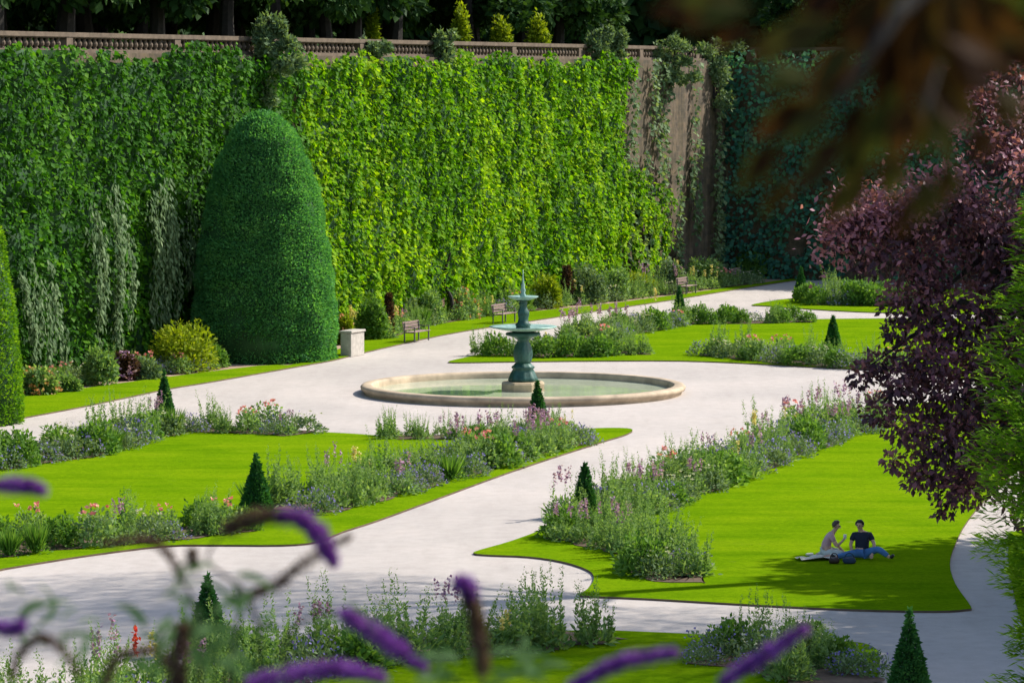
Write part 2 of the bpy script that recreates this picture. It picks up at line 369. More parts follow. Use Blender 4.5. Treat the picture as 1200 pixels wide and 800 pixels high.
# ------------------------------------------------------------------ climbers
def wallpts(A, u, n, s, h, o):
    A_ = np.array(A); return A_+np.outer(s, np.array(u))+np.outer(h, [0, 0, 1])+np.outer(o, np.array(n))
def climber(name, A, u, n, s0, s1, h0, h1, dens, mask, mat, size, amp, label, cat, cell=.9, tonebias=0, back=True, off=.12, droop=1.0):
    area = (s1-s0)*(h1-h0); N = int(area*dens)
    s = rng.uniform(s0, s1, N); h = rng.uniform(h0, h1, N)
    k = mask(s, h); s, h = s[k], h[k]; N = len(s)
    Q = np.stack([s, h*.8, np.zeros(N)], 1)
    def relief(Q): return amp*(vnoise(Q, cell)*.65+vnoise(Q, cell*.38)*.35+.6*(vnoise(Q, 4.0)-.5))
    o = off+relief(Q)+rng.uniform(-.08, .10, N)
    P = wallpts(A, u, n, s, h, o)
    nn = np.array(n)
    Nv = unit(nn*.75+np.array([0, 0, .45])+runit(N)*.55)
    D = unit(np.array([0, 0, -.7])*droop+nn*.35+runit(N)*.85)
    L = size*rng.uniform(.6, 1.3, N)
    tone = rng.normal(.45, .24, N)+tonebias+.5*(vnoise(Q+50, 2.5)-.5)+.3*(vnoise(Q+90, .8)-.5)
    lv = Leaves(); lv.add(P, D, Nv, L, L*.85, .12, tone)
    t = empty(name, A+u*((s0+s1)/2), label, cat)
    t_inv = np.array(t.location); lv.v = [v-t_inv for v in lv.v]
    link('foliage', lv.mesh('foliage'), mat, t)
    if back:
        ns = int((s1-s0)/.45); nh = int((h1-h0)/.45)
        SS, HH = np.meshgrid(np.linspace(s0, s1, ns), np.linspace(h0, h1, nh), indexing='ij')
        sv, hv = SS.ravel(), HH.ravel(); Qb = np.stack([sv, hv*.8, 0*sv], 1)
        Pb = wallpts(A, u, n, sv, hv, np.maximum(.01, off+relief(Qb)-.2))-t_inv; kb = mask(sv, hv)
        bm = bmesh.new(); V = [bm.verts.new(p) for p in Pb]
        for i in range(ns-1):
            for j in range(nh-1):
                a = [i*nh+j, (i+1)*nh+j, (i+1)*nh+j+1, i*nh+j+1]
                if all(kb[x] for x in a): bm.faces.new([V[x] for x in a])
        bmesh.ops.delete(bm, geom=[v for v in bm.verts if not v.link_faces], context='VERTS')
        bmobj('leaf_backing', bm, M['ivyback'], t, True)  # dark green backing sheet added behind the leaves
    return t
def n1(s, sc, seed=0): return vnoise(np.stack([s, 0*s+seed, 0*s], 1), sc)-.5
def m_left(s, h): return (s < 25.3+1.2*n1(h, 1.5)) & (h < WT+.22+.9*n1(s, 1.5, 3)) 
def m_bos(s, h):
    right = 64.8+1.5*n1(h, 1.2, 5)+np.where(h < 7.4, (7.4-h)*2.4, 0)*(1+.4*n1(h, .8, 9))
    right = np.minimum(right, 71.5+2*n1(h, 1., 2)); s = np.where((s > 64.5) & (vnoise(np.stack([s, h*.5, 0*s+4], 1), .7) < .36), 99, s)
    return (s > 25.3+1.2*n1(h, 1.5)) & (s < right) & (h < WT+.12+.8*n1(s, 1.5, 3))
climber('climbing_ivy', A0, U, Nn, -30, 27, 0, 13.3, 72, m_left, M['ivy'], .235, .75, 'dark green ivy curtain covering the left part of the tall wall', 'ivy', off=.15)
climber('boston_ivy', A0, U, Nn, 24, 77, 0, 13.2, 78, m_bos, M['boston'], .235, .7, 'bright yellow-green creeper covering the sunlit middle of the tall wall', 'creeper', tonebias=.08, off=.15)
def m_vine(s, h): return (vnoise(np.stack([s, h*.18, 0*s+7], 1), 1.0) > .60) & (h < 12.9)
climber('climbing_plant', A0, U, Nn, 65, 81.5, 0, 12.9, 34, m_vine, M['sage'], .28, .5, 'thin grey-green vine straggling over the bare stretch of brown wall', 'climber', back=False)
def m_teal(s, h): return (vnoise(np.stack([s, h, 0*s+3], 1), 2.2)+.16*(h-6)/6 > .30)
climber('climbing_ivy', A1, U2, N2, 0, 50, 0, 13.4, 36, m_teal, M['teal'], .32, .9, 'dark bluish ivy in shade on the far right end wall', 'ivy', back=False)
# pale hanging strands over the ivy on the left
def strands(s0, s1, ztop, n, name, label):
    lv = Leaves()
    for k in range(n):
        s = rng.uniform(s0, s1); top = ztop*(.75+.3*rng.random())-abs(s-(s0+s1)/2)*.25; L = rng.uniform(.45, .95)*top
        m = int(L*34); h = top-rng.random(m)**.9*L; drift = (top-h)*rng.uniform(.05, .22)
        ss = s+drift+rng.normal(0, .10, m); o = 1.05+rng.normal(0, .1, m)+.25*np.sin((top-h)*.8)
        P = wallpts(A0, U, Nn, ss, h, o)
        lv.add(P, unit(np.array([.1, 0, -1])+runit(m)*.45), unit(np.array(Nn)+np.array([0, 0, .3])+runit(m)*.4), rng.uniform(.18, .34, m), .12, .1, rng.normal(.5, .22, m))
    t = empty(name, A0+U*((s0+s1)/2), label, 'climber'); ti = np.array(t.location); lv.v = [v-ti for v in lv.v]
    link('foliage', lv.mesh('foliage'), M['sage'], t)
strands(4.5, 14.5, 8.0, 20, 'hanging_climber', 'pale silvery trailing climber hanging low over the dark ivy at left')
strands(-3, 3.5, 5, 7, 'hanging_climber', 'sparse greyish trailing climber at the far left foot of the wall')

# ------------------------------------------------------------------ bushes, trees
def mound(lv, c, r, h, n, size, up=.4, tone0=.5, aspect=.5, irregular=.35, core=.35):
    "leaves through an uneven dome volume"
    d = runit(n); d[:, 2] = np.abs(d[:, 2])
    rad = core+(1-core)*rng.random(n)**.45
    bump_ = 1+irregular*2*(vnoise(d*1.0+np.array(c)*1.7, .45)-.5)
    P = d*(rad*bump_)[:, None]*np.array([r, r, h])+np.array(c)
    Nv = unit(d+np.array([0, 0, up])+runit(n)*.6); D = unit(d*.6+runit(n)*.7+np.array([0, 0, .15]))
    L = size*rng.uniform(.6, 1.3, n); lv.add(P, D, Nv, L, L*aspect, .12, rng.normal(tone0, .2, n)+.35*(vnoise(P, r*.5)-.5))
def bush(px, py, wpx, hpx, mat, label, name='shrub', cat='shrub', flower=None, nf=60, size=None, group=None, dens=1.0, z=0, aspect=.5):
    g = G(px, py, z); s = (py-YH)/(H-z) if z == 0 else F/g.y
    r = wpx/2/s; h = hpx/s; t = empty(name, g, label, cat, group)
    lv = Leaves(); size = size or max(.12, .16*max(r, h)**.5)
    k = 5
    mound(lv, (0, 0, 0), r*.8, h*.85, int(1500*dens), size, aspect=aspect)
    for _ in range(k):
        a = rng.uniform(0, 6.28); q = rng.uniform(.3, .6)
        mound(lv, (r*q*math.cos(a), r*q*math.sin(a), h*rng.uniform(.1, .45)), r*.42, h*.5, int(380*dens), size, aspect=aspect)
    link('foliage', lv.mesh('foliage'), mat, t)
    if flower:
        fl = Leaves(); m = nf
        d = runit(m); d[:, 2] = np.abs(d[:, 2]); P = d*np.array([r*.95, r*.95, h*.98])
        blossoms(fl, P, .16); link('blossom', fl.mesh('blossom'), M[flower], t)
    return t
def blossoms(fl, P, size, k=4):
    for _ in range(k):
        n = len(P); D = runit(n); D[:, 2] = np.abs(D[:, 2])*.6
        fl.add(P+rng.normal(0, size*.12, (n, 3)), D, runit(n), size*rng.uniform(.6, 1.1, n), size*.7, .1)

# clipped yews: solid of revolution wrapped in needles
def topiary(name, loc, prof, mat, label, cat, group, n, size, fl=.04, coremat='ivyback'):
    t = empty(name, loc, label, cat, group)
    bm = lathe([(max(r-.06, .0), z) for r, z in prof], 28, lambda a, k: 1+.03*math.sin(3*a+k)); bmobj('inner_growth', bm, M[coremat], t, True)
    z = np.array([p[1] for p in prof]); r = np.array([p[0] for p in prof])
    seg = np.hypot(np.diff(z), np.diff(r)); wgt = seg*(r[1:]+r[:-1])/2; i = rng.choice(len(seg), n, p=wgt/wgt.sum()); f = rng.random(n)
    rr = r[i]+(r[i+1]-r[i])*f; zz = z[i]+(z[i+1]-z[i])*f; a = rng.uniform(0, 2*np.pi, n)
    nr = (z[i+1]-z[i])/seg[i]; nz = -(r[i+1]-r[i])/seg[i]
    Nn_ = np.stack([np.cos(a)*nr, np.sin(a)*nr, nz], 1)
    P = np.stack([np.cos(a)*rr, np.sin(a)*rr, zz], 1)
    und = (vnoise(P, .9)-.5)*fl*5; und = und+(.10 if r.max() > 2 else 0)*0.5*np.sin(zz*5.5+2*vnoise(P, 1.5))*vnoise(P+9, 1.3); P = P+Nn_*(und+rng.uniform(-fl*1.5, fl, n))[:, None]
    D = unit(Nn_*.8+runit(n)*.8+np.array([0, 0, .3])); L = size*rng.uniform(.6, 1.4, n)
    lv = Leaves(); lv.add(P, D, unit(Nn_*.7+runit(n)), L, L*.5, .1, rng.normal(.5, .2, n)+.6*(vnoise(P, .6)-.5))
    link('foliage', lv.mesh('foliage'), mat, t); return t
g = G(303, 427); k = 28.4
big = [(82, 0), (84, 40), (80, 95), (72, 150), (63, 195), (52, 232), (41, 258), (30, 274), (18, 284), (8, 288), (0, 289)]
topiary('clipped_yew', g+Vector((0, 2.6, 0)), [(r/k, z/k*1.01) for r, z in big], M['yew'], 'huge clipped dome-topped yew column against the ivy wall', 'topiary', None, 95000, .125, .05)
g = G(-42, 497); k = 34.6
topiary('clipped_yew', g, [(60/k, 0), (60/k, 2), (52/k, 4.5), (40/k, 6.5), (22/k, 7.6), (0, 8)], M['conifer'], 'tall clipped evergreen cut off by the left frame edge', 'topiary', None, 26000, .12, .06)
cones = [(190, 497, 60, 12, 'slim dark yew cone behind the left lawn, in the border nearest the ivy wall'),
         (298, 608, 72, 19, 'largest dark yew cone in the front border of the left lawn'),
         (240, 772, 92, 24, 'dark yew cone among the near flowers at bottom left'),
         (630, 503, 54, 12, 'narrow yew cone right in front of the fountain basin'),
         (686, 607, 60, 14, 'yew cone amid tall spires at the left end of the picnic lawn'),
         (797, 374, 38, 7.5, 'small yew cone far behind the fountain, beside the pale path'),
         (940, 350, 36, 8.5, 'most distant yew cone, on the little far lawn'),
         (978, 407, 36, 8.5, 'small yew cone beside pink flowers, close to the purple tree'),
         (1071, 840, 118, 27, 'near black yew cone at the bottom right in shade')]
CONES = []
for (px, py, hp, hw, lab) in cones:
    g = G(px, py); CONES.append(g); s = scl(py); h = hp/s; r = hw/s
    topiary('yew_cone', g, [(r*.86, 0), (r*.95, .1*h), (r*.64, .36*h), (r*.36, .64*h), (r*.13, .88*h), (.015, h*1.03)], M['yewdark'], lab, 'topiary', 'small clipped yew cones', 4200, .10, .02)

def tree_mesh(h0, h1, rad, nclump, nleaf, size, flat=1.0, tone0=.5, low=.15):
    lv = Leaves()
    for k in range(nclump):
        a = rng.uniform(0, 6.28); t = rng.random(); zz = h0+(h1-h0)*t
        env = rad*math.sin(math.pi*min(max(low+t*(1-low), .05), .97))**.6
        q = env*rng.uniform(.35, .95); c = np.array([q*math.cos(a), q*math.sin(a), zz]); rc = rad*rng.uniform(.2, .38)
        d = runit(nleaf); P = c+d*(rng.random(nleaf)**.4)[:, None]*np.array([rc, rc, rc*.7*flat])
        Nv = unit(d*.6+np.array([0, 0, .5])+runit(nleaf)*.6); L = size*rng.uniform(.6, 1.3, nleaf)
        lv.add(P, unit(d+runit(nleaf)*.8+np.array([0, 0, -.2])), Nv, L, L*.65, .12, rng.normal(tone0+rng.normal(0, .1), .17, nleaf))
    return lv
def trunk_bm(h, r, limbs=5, spread=2.5, top=None, lean=0):
    bm = bmesh.new(); n = 7
    pts = [(lean*(i/n)**2+.1*math.sin(i*1.3), .1*math.cos(i*1.7), h*i/n) for i in range(n+1)]
    tube(bm, pts, [r*(1.25 if i == 0 else 1)*(1-.75*i/n) for i in range(n+1)], 8)
    for k in range(limbs):
        a = 6.28*k/limbs+rng.uniform(-.4, .4); z0 = h*rng.uniform(.35, .75); p = Vector((lean*(z0/h)**2, 0, z0)); d = Vector((math.cos(a), math.sin(a), .7))
        tube(bm, [p, p+d*spread*.5, p+d*spread+Vector((0, 0, spread*.25))], [r*.42, r*.25, r*.07], 6)
    return bm
# woodland trees on the upper terrace
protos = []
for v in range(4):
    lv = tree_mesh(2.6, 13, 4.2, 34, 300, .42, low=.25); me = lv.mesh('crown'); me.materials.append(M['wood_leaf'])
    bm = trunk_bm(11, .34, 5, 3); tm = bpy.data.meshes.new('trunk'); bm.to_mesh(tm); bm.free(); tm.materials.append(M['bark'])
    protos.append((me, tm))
def put_tree(v, loc, sc, rz, label, name='woodland_tree', group='dark woodland trees behind the balustrade', crown=None):
    t = empty(name, loc, label, 'tree', group, rz); t.scale = (sc,)*3
    for nm, me in (('crown', protos[v][0]), ('trunk', protos[v][1])):
        o = bpy.data.objects.new(nm, me); col.objects.link(o); o.parent = t
    return t
cnt = 0
for row, (off, step) in enumerate(((7, 6.2), (13, 6.5), (20, 7), (28, 8))):
    for s in np.arange(-26+row*1.5, 96+row*6, step):
        s = float(s+rng.uniform(-1.3, 1.3)); o = off+rng.uniform(-1.5, 1.5)
        if s > 79 and row < 2: continue
        p = A0+U*s-Nn*o; p.z = WT-.1
        if (p-A1).dot(-N2) > -4 and (p-A1).dot(-N2) < 20: continue
        X = 600+p.x/p.y*F
        if X < -110 or X > 1150: continue
        lm = [(60, 'beyond the left frame edge'), (200, 'above the darker ivy'), (290, 'left of the tall pale wall shrub'), (400, 'right of the tall pale wall shrub'), (500, 'above the left half of the bright creeper'), (600, 'left of the fountain spire'), (700, 'right of the fountain spire'), (800, 'above the bare masonry'), (9999, 'beyond the far wall corner')]
        put_tree(cnt % 4, p, rng.uniform(.95, 1.25), rng.uniform(0, 6), ['front row', 'second row', 'third row', 'rearmost row'][row]+' dark woodland tree '+next(b for a, b in lm if X < a)); cnt += 1
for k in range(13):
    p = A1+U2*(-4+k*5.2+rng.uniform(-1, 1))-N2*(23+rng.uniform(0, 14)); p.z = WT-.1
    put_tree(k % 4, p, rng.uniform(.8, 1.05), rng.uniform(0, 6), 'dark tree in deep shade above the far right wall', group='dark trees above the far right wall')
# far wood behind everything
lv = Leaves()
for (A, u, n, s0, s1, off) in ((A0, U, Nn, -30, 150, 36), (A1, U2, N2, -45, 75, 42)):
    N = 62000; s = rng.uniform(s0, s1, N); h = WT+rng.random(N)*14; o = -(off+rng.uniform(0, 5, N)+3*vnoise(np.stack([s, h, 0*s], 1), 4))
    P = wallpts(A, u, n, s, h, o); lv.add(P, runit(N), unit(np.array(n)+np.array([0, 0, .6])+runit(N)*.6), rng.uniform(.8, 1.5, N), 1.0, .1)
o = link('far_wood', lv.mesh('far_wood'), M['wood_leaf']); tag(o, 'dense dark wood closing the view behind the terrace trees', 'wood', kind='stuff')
# sunlit shrubs glimpsed between the trunks
for (px, y0, wd, lab) in ((587, 20, 24, 'sunlit yellow-green shrub between dark trunks, right above the fountain spire'), (630, 18, 26, 'bright green shrub between dark trunks, just right of the one above the fountain'),
                       (540, 8, 20, 'small sunlit shrub between trunks, left of the bright pair above the wall'), (437, 5, 12, 'thin sunlit shrub between trunks above the topiary side of the wall')):
    s_ = (px-600)/F; ss = 0
    D = 190+(px-520)*.06; P0 = At(px, 50, D); P0.z = WT-.1
    t = empty('sunlit_shrub', P0, lab, 'shrub', 'sunlit shrubs between the trunks'); lv = Leaves(); r = wd/2/F*D
    hh = At(px, y0, D).z-WT
    mound(lv, (0, 0, 0), r, hh, 900, .25); mound(lv, (0, 0, hh*.3), r*.8, hh*.6, 500, .25)
    link('foliage', lv.mesh('foliage'), M['yg'], t)

# shrubs rooted in the wall top
def topshrub(px, ytop, ybot, wpx, mat, label, s, n=2600, over=.9):
    P0 = A0+U*s+Nn*over; D = P0.y; z0 = H-(ybot-YH)/F*D; z1 = H-(ytop-YH)/F*D; r = wpx/2/F*D
    t = empty('wall_shrub', Vector(((px-600)/F*D, D, z0)), label, 'shrub', 'shrubs growing on the wall top'); lv = Leaves(); hh = z1-z0
    for k in range(13):
        f = (k+.5)/13; c = (rng.normal(0, r*.42), rng.normal(0, .3), hh*f*.85)
        mound(lv, c, r*rng.uniform(.18, .4), hh*rng.uniform(.10, .22), n//13, .26, irregular=.8)
    link('foliage', lv.mesh('foliage'), mat, t)
    bm = bmesh.new()
    for k in range(5):
        a = rng.normal(0, r*.3); tube(bm, [(0, -.1, 0), (a*.5, 0, hh*.5), (a*1.3, 0, hh*.95)], [.06, .04, .015], 5)
    bmobj('stem', bm, M['bark'], t)
def s_of(px): return ((px-600)/F*140+19.6)/(.3935-.9193*(px-600)/F)
topshrub(308, 15, 128, 68, M['sage'], 'tall pale shrub rising over the balustrade above the big clipped yew', s_of(308), 6500, 1.5)
for px, a, b, wd, lab in ((440, 48, 68, 40, 'low pale shrub on the wall top, first right of the tall one'), (520, 36, 78, 34, 'pale sprig shrub on the wall top left of the fountain line'), (700, 32, 70, 30, 'pale upright shrub on the wall top, left of the bare masonry'),
                      (722, 36, 75, 26, 'narrow pale shrub on the wall top at the edge of the bare masonry')):
    topshrub(px, a, b, wd, M['sage'], lab, s_of(px), 1200, .5)
topshrub(785, 46, 100, 90, M['sage'], 'bushy grey-green shrub spilling over the top of the bare masonry', s_of(785), 3200, .8)
topshrub(838, 42, 130, 70, M['sage'], 'grey-green shrub overhanging the corner where the two walls meet', s_of(838), 3600, .8)

# bed at the foot of the wall
for a in [(213, 436, 88, 62, 'yg', 'yellow-green bush at the wall foot, left of the big clipped yew', None),
          (243, 431, 50, 30, 'green', 'dark green low bush tucked between the yellow bush and the clipped yew', None),
          (40, 463, 56, 34, 'stem', 'bush with orange-brown flowers at the far left wall foot', 'peach'),
          (75, 460, 30, 20, 'stem', 'small sage bush beside the orange-brown flowers', None),
          (112, 452, 46, 46, 'stem', 'light green bush under the hanging silvery climber', None),
          (143, 446, 34, 34, 'brownleaf', 'reddish-brown bush under the hanging silvery climber', 'mauve'),
          (168, 445, 40, 24, 'sage', 'low grey-green bush near the yellow-green one', None),
          (402, 404, 26, 36, 'yg', 'yellowish bush with peach flowers beside the stone block', 'peach'),
          (433, 398, 46, 56, 'green', 'leafy green bush behind and right of the stone block', None),
          (470, 382, 40, 36, 'sage', 'grey-green bush behind the nearer bench', None),
          (500, 380, 44, 42, 'stem', 'light green bush between the two benches, on the left', None),
          (535, 374, 60, 40, 'stem', 'wide bush with peach flowers between the two benches', 'peach'),
          (560, 366, 40, 52, 'sage', 'tall pale bush left of the farther bench', None),
          (592, 362, 36, 36, 'stem', 'bush right behind the farther bench', 'lemon'),
          (638, 361, 46, 44, 'yg', 'yellow-green bush right of the fountain top', None),
          (690, 356, 44, 50, 'sage', 'tall grey-green bush right of the brown column shrub', None),
          (720, 352, 40, 40, 'stem', 'mid green bush left of the olive-yellow one', None),
          (748, 346, 42, 28, 'lemon', 'olive-yellow low bush below the bare masonry', None),
          (782, 342, 46, 42, 'sage', 'grey-green bush at the foot of the bare masonry', None),
          (826, 336, 56, 36, 'stem', 'dull green bush between the two far benches', None),
          (886, 326, 54, 38, 'green', 'rounded green bush in shade at the far end', None),
          (925, 321, 50, 30, 'teal', 'dark bush in shade beside the far path end', None)]:
    bush(a[0], a[1], a[2], a[3], M[a[4]] if a[4] != 'lemon' else M['yg'], a[5], flower=a[6], size=.2, dens=.7, group='shrubs along the wall foot')
def column_shrub(px, py, wpx, hpx, label):
    g = G(px, py); s = scl(py); t = empty('column_shrub', g, label, 'shrub'); lv = Leaves(); h = hpx/s; r = wpx/2/s; n = 1400
    z = rng.random(n)*h; a = rng.uniform(0, 6.28, n); rr = r*np.sqrt(rng.random(n))*(1-.5*z/h)
    P = np.stack([rr*np.cos(a), rr*np.sin(a), z], 1); lv.add(P, unit(runit(n)*.7+np.array([0, 0, .8])), runit(n), .22, .1, .1)
    link('foliage', lv.mesh('foliage'), M['brownleaf'], t)
column_shrub(665, 357, 16, 44, 'narrow reddish-brown column shrub at the wall foot right of the fountain')
column_shrub(455, 396, 12, 50, 'thin brown flowering shrub behind the nearer bench')
# vine trunk on the wall
bm = bmesh.new(); sv = s_of(508)
tube(bm, [A0+U*sv+Nn*(.75+.1*math.sin(k))+Vector((0.15*math.sin(k*1.3), 0, k*.55)) for k in range(7)], [.12, .10, .11, .09, .09, .07, .04], 7)
tag(bmobj('vine_trunk', bm, M['bark']), 'old brown vine trunk climbing out of the bright creeper', 'trunk')

# ------------------------------------------------------------------ fountain
FC = G(613, 461)
ft = empty('fountain', FC, 'tiered green bronze fountain standing in a round stone basin', 'fountain')
ft.location.z = 0; Ro = 6.05
bm = lathe([(Ro-.12, -.02), (Ro-.12, .10), (Ro, .16), (Ro+.03, .26), (Ro-.03, .33), (Ro-.12, .35), (Ro-.36, .35), (Ro-.41, .33), (Ro-.43, .27), (Ro-.45, .2), (Ro-.45, .02)], 96)
# drop the caps of the ring
for f in [f for f in bm.faces if len(f.verts) > 4]: bm.faces.remove(f)
bmobj('basin', bm, M['rim'], ft, True)
bm = bmesh.new(); bmesh.ops.create_circle(bm, cap_ends=True, segments=96, radius=Ro-.445, matrix=Matrix.Translation((0, 0, .10))); bmobj('water', bm, M['water'], ft)
bm = lathe([(.86, .0), (.86, .36), (.8, .42), (.74, .44)], 8); bm.transform(Matrix.Rotation(R(22), 4, 'Z')); bmobj('pedestal', bm, M['ped'], ft)
bm = lathe([(.5, .44), (.54, .5), (.5, .6), (.42, .8), (.36, .9), (.41, .94), (.41, 1.0), (.33, 1.06), (.29, 1.12)], 32, lambda a, k: 1+.05*math.cos(8*a)); bmobj('base', bm, M['bronze'], ft, True)
bm = lathe([(.28, 1.12), (.27, 1.25), (.30, 1.45), (.27, 1.7), (.2, 1.9), (.2, 1.98), (.3, 2.06), (.5, 2.13), (.64, 2.17), (.66, 2.22), (.62, 2.27), (.3, 2.3)], 32,
           lambda a, k: 1+(.22*max(0, math.cos(4*a)) if 0 < k < 5 else 0)); bmobj('column', bm, M['bronze'], ft, True)
bm = lathe([(.25, 2.29), (.5, 2.33), (.85, 2.38), (1.12, 2.44), (1.22, 2.5), (1.25, 2.5), (1.24, 2.46), (1.24, 2.51), (1.1, 2.47), (.7, 2.43), (.25, 2.42)], 48, lambda a, k: 1+.015*math.cos(12*a)); bmobj('lower_bowl', bm, M['verdigris'], ft, True)
bm = lathe([(.28, 2.42), (.26, 2.5), (.3, 2.56), (.2, 2.66), (.17, 2.8), (.2, 2.95), (.2, 3.05), (.14, 3.15), (.13, 3.3), (.17, 3.38), (.12, 3.43), (.25, 3.48)], 24,
           lambda a, k: 1+(.18*max(0, math.cos(3*a+.5)) if 3 < k < 8 else 0)); bmobj('stem', bm, M['bronze'], ft, True)
bm = lathe([(.1, 3.47), (.3, 3.5), (.5, 3.56), (.57, 3.62), (.55, 3.63), (.3, 3.58), (.08, 3.56)], 32, lambda a, k: 1+.02*math.cos(10*a)); bmobj('upper_bowl', bm, M['verdigris'], ft, True)
bm = lathe([(.09, 3.56), (.12, 3.66), (.07, 3.75), (.10, 3.85), (.06, 3.95), (.07, 4.02), (.035, 4.15), (.02, 4.4), (.008, 4.62)], 16); bmobj('finial', bm, M['verdigris'], ft, True)

# ------------------------------------------------------------------ benches, block
def bench(px, py, lab):
    g = G(px, py); ang = math.atan2(U.y, U.x)
    t = empty('park_bench', g+Vector((0, 0, LZ)), lab, 'bench', 'park benches on the grass strip', ang)
    # local x along the wall, local -y towards the gravel
    bm = bmesh.new()
    for k in range(4): box(bm, (0, -.28+.13*k, .45), (1.7, .10, .035), bevel=.008)
    bmobj('seat', bm, M['benchwood'], t)
    bm = bmesh.new()
    for k in range(3): box(bm, (0, .22+.03*k, .58+.13*k), (1.7, .03, .11), bevel=.008)
    bmobj('backrest', bm, M['benchwood'], t)
    for sx in (-.75, .75):
        bm = bmesh.new(); box(bm, (sx, -.27, .22), (.05, .05, .44)); box(bm, (sx, .22, .43), (.05, .05, .86)); box(bm, (sx, -.03, .42), (.05, .5, .04)); box(bm, (sx, -.05, .66), (.06, .5, .04)); box(bm, (sx, -.28, .55), (.05, .04, .2))
        bmobj('leg', bm, M['metal'], t)
bench(487, 401, 'wooden park bench nearer the stone block, left of the fountain')
bench(590, 379, 'wooden park bench just left of the fountain top')
bench(805, 345, 'brown park bench at the foot of the bare masonry')
bench(868, 333, 'farthest park bench, in shade near the wall corner')
g = G(412, 417); t = empty('stone_block', g, 'squared pale stone block standing at the corner of the grass strip', 'stone block', None, math.atan2(U.y, U.x))
bm = bmesh.new(); box(bm, (0, 0, .5), (1.3, .5, 1.0), bevel=.02); bmobj('body', bm, M['block'], t)
bm = bmesh.new(); box(bm, (0, 0, 1.052), (1.4, .6, .1), bevel=.02); bmobj('cap', bm, M['block'], t)

# ------------------------------------------------------------------ border plants
def spikes(lv, n, r, h0, h1, leaf=.12, per=46, w_=.06, lean=.12):
    for k in range(n):
        a = rng.uniform(0, 6.28); q = r*math.sqrt(rng.random()); h = rng.uniform(h0, h1); b = np.array([q*math.cos(a), q*math.sin(a), 0]); tilt = rng.normal(0, lean, 2)
        t = rng.random(per)**.8; P = b+np.stack([tilt[0]*t*h, tilt[1]*t*h, t*h], 1)+rng.normal(0, .018, (per, 3))
        lv.add(P, unit(runit(per)+np.array([0, 0, .9])), runit(per), leaf*(1.25-t), w_*(1.25-t), .1, rng.normal(.55, .2, per))
def spike_flowers(lv, n, r, h0, h1, f=.35, per=26, size=.07):
    for k in range(n):
        a = rng.uniform(0, 6.28); q = r*math.sqrt(rng.random()); h = rng.uniform(h0, h1)
        t = rng.uniform(1-f, 1, per); P = np.stack([q*math.cos(a)+0*t, q*math.sin(a)+0*t, t*h], 1)+rng.normal(0, .02, (per, 3))
        lv.add(P, runit(per), runit(per), size, size*.8, .1)
def stalk_heads(fl, st, n, r, h, size):
    a = rng.uniform(0, 6.28, n); q = r*np.sqrt(rng.random(n)); P = np.stack([q*np.cos(a), q*np.sin(a), h*rng.uniform(.8, 1.1, n)], 1)
    blossoms(fl, P, size, 5)
KINDS = {}
def kind(name, label, cat, fn, nvar=3):
    KINDS[name] = (label, cat, [fn() for _ in range(nvar)])
def mk(parts):
    out = []
    for nm, lv, mat in parts:
        if lv.v:
            me = lv.mesh(nm); me.materials.append(M[mat]); out.append((nm, me))
    return out
def k_spire():
    a = Leaves(); spikes(a, 13, .45, .8, 1.65, .15, 74); mound(a, (0, 0, 0), .5, .4, 220, .2, aspect=.3); return mk([('foliage', a, 'stem')])
def k_spire_fl():
    a = Leaves(); f = Leaves(); spikes(a, 8, .42, .7, 1.2, .14, 44); mound(a, (0, 0, 0), .5, .5, 300, .18, aspect=.35); spike_flowers(f, 5, .4, 1.1, 1.5, .3, 22, .08); return mk([('foliage', a, 'stem'), ('blossom', f, 'mauve')])
def k_cat():
    a = Leaves(); f = Leaves(); mound(a, (0, 0, 0), .65, .5, 520, .12, aspect=.4); mound(f, (0, 0, .05), .68, .56, 110, .07, aspect=.8, core=.85); return mk([('foliage', a, 'sage'), ('blossom', f, 'violet')])
def k_leaf():
    a = Leaves(); mound(a, (0, 0, 0), .6, .75, 620, .17); mound(a, (.2, .1, .3), .4, .5, 200, .15); return mk([('foliage', a, 'green')])
def k_pink():
    a = Leaves(); f = Leaves(); mound(a, (0, 0, 0), .55, .8, 520, .15); spikes(a, 6, .4, .7, 1.0, .1, 24); stalk_heads(f, a, 6, .45, .98, .13); return mk([('foliage', a, 'stem'), ('blossom', f, 'pink')])
def k_white():
    a = Leaves(); f = Leaves(); mound(a, (0, 0, 0), .6, .55, 500, .13); spikes(a, 9, .45, .6, .9, .1, 24); stalk_heads(f, a, 7, .5, .72, .08); return mk([('foliage', a, 'sage'), ('blossom', f, 'white')])
def k_grass():
    a = Leaves(); n = 330; an = rng.uniform(0, 6.28, n); q = .12*rng.random(n); P = np.stack([q*np.cos(an), q*np.sin(an), 0*q], 1)
    a.add(P, unit(np.stack([np.cos(an), np.sin(an), 0*an], 1)*rng.uniform(.05, .7, n)[:, None]+np.array([0, 0, 1])), runit(n), rng.uniform(.5, 1.1, n), .05, .05)
    mound(a, (0, 0, 0), .45, .4, 200, .15, aspect=.3); return mk([('foliage', a, 'green')])
def k_yel():
    a = Leaves(); f = Leaves(); spikes(a, 7, .4, .6, 1.1, .14, 36); mound(a, (0, 0, 0), .55, .5, 350, .16, aspect=.4); spike_flowers(f, 2, .35, .9, 1.4, .35, 30, .09); return mk([('foliage', a, 'stem'), ('blossom', f, 'lemon')])
kind('spire_plant', 'tall green spires of', 'spire plant', k_spire, 4)
kind('mauve_spire_plant', 'mauve flower spires of', 'spire plant', k_spire_fl)
kind('catmint', 'low silvery mound with violet-blue flowers of', 'catmint', k_cat)
kind('leafy_plant', 'rounded leafy green clump of', 'leafy plant', k_leaf)
kind('pink_flower_plant', 'clump with pink flower heads of', 'flower plant', k_pink)
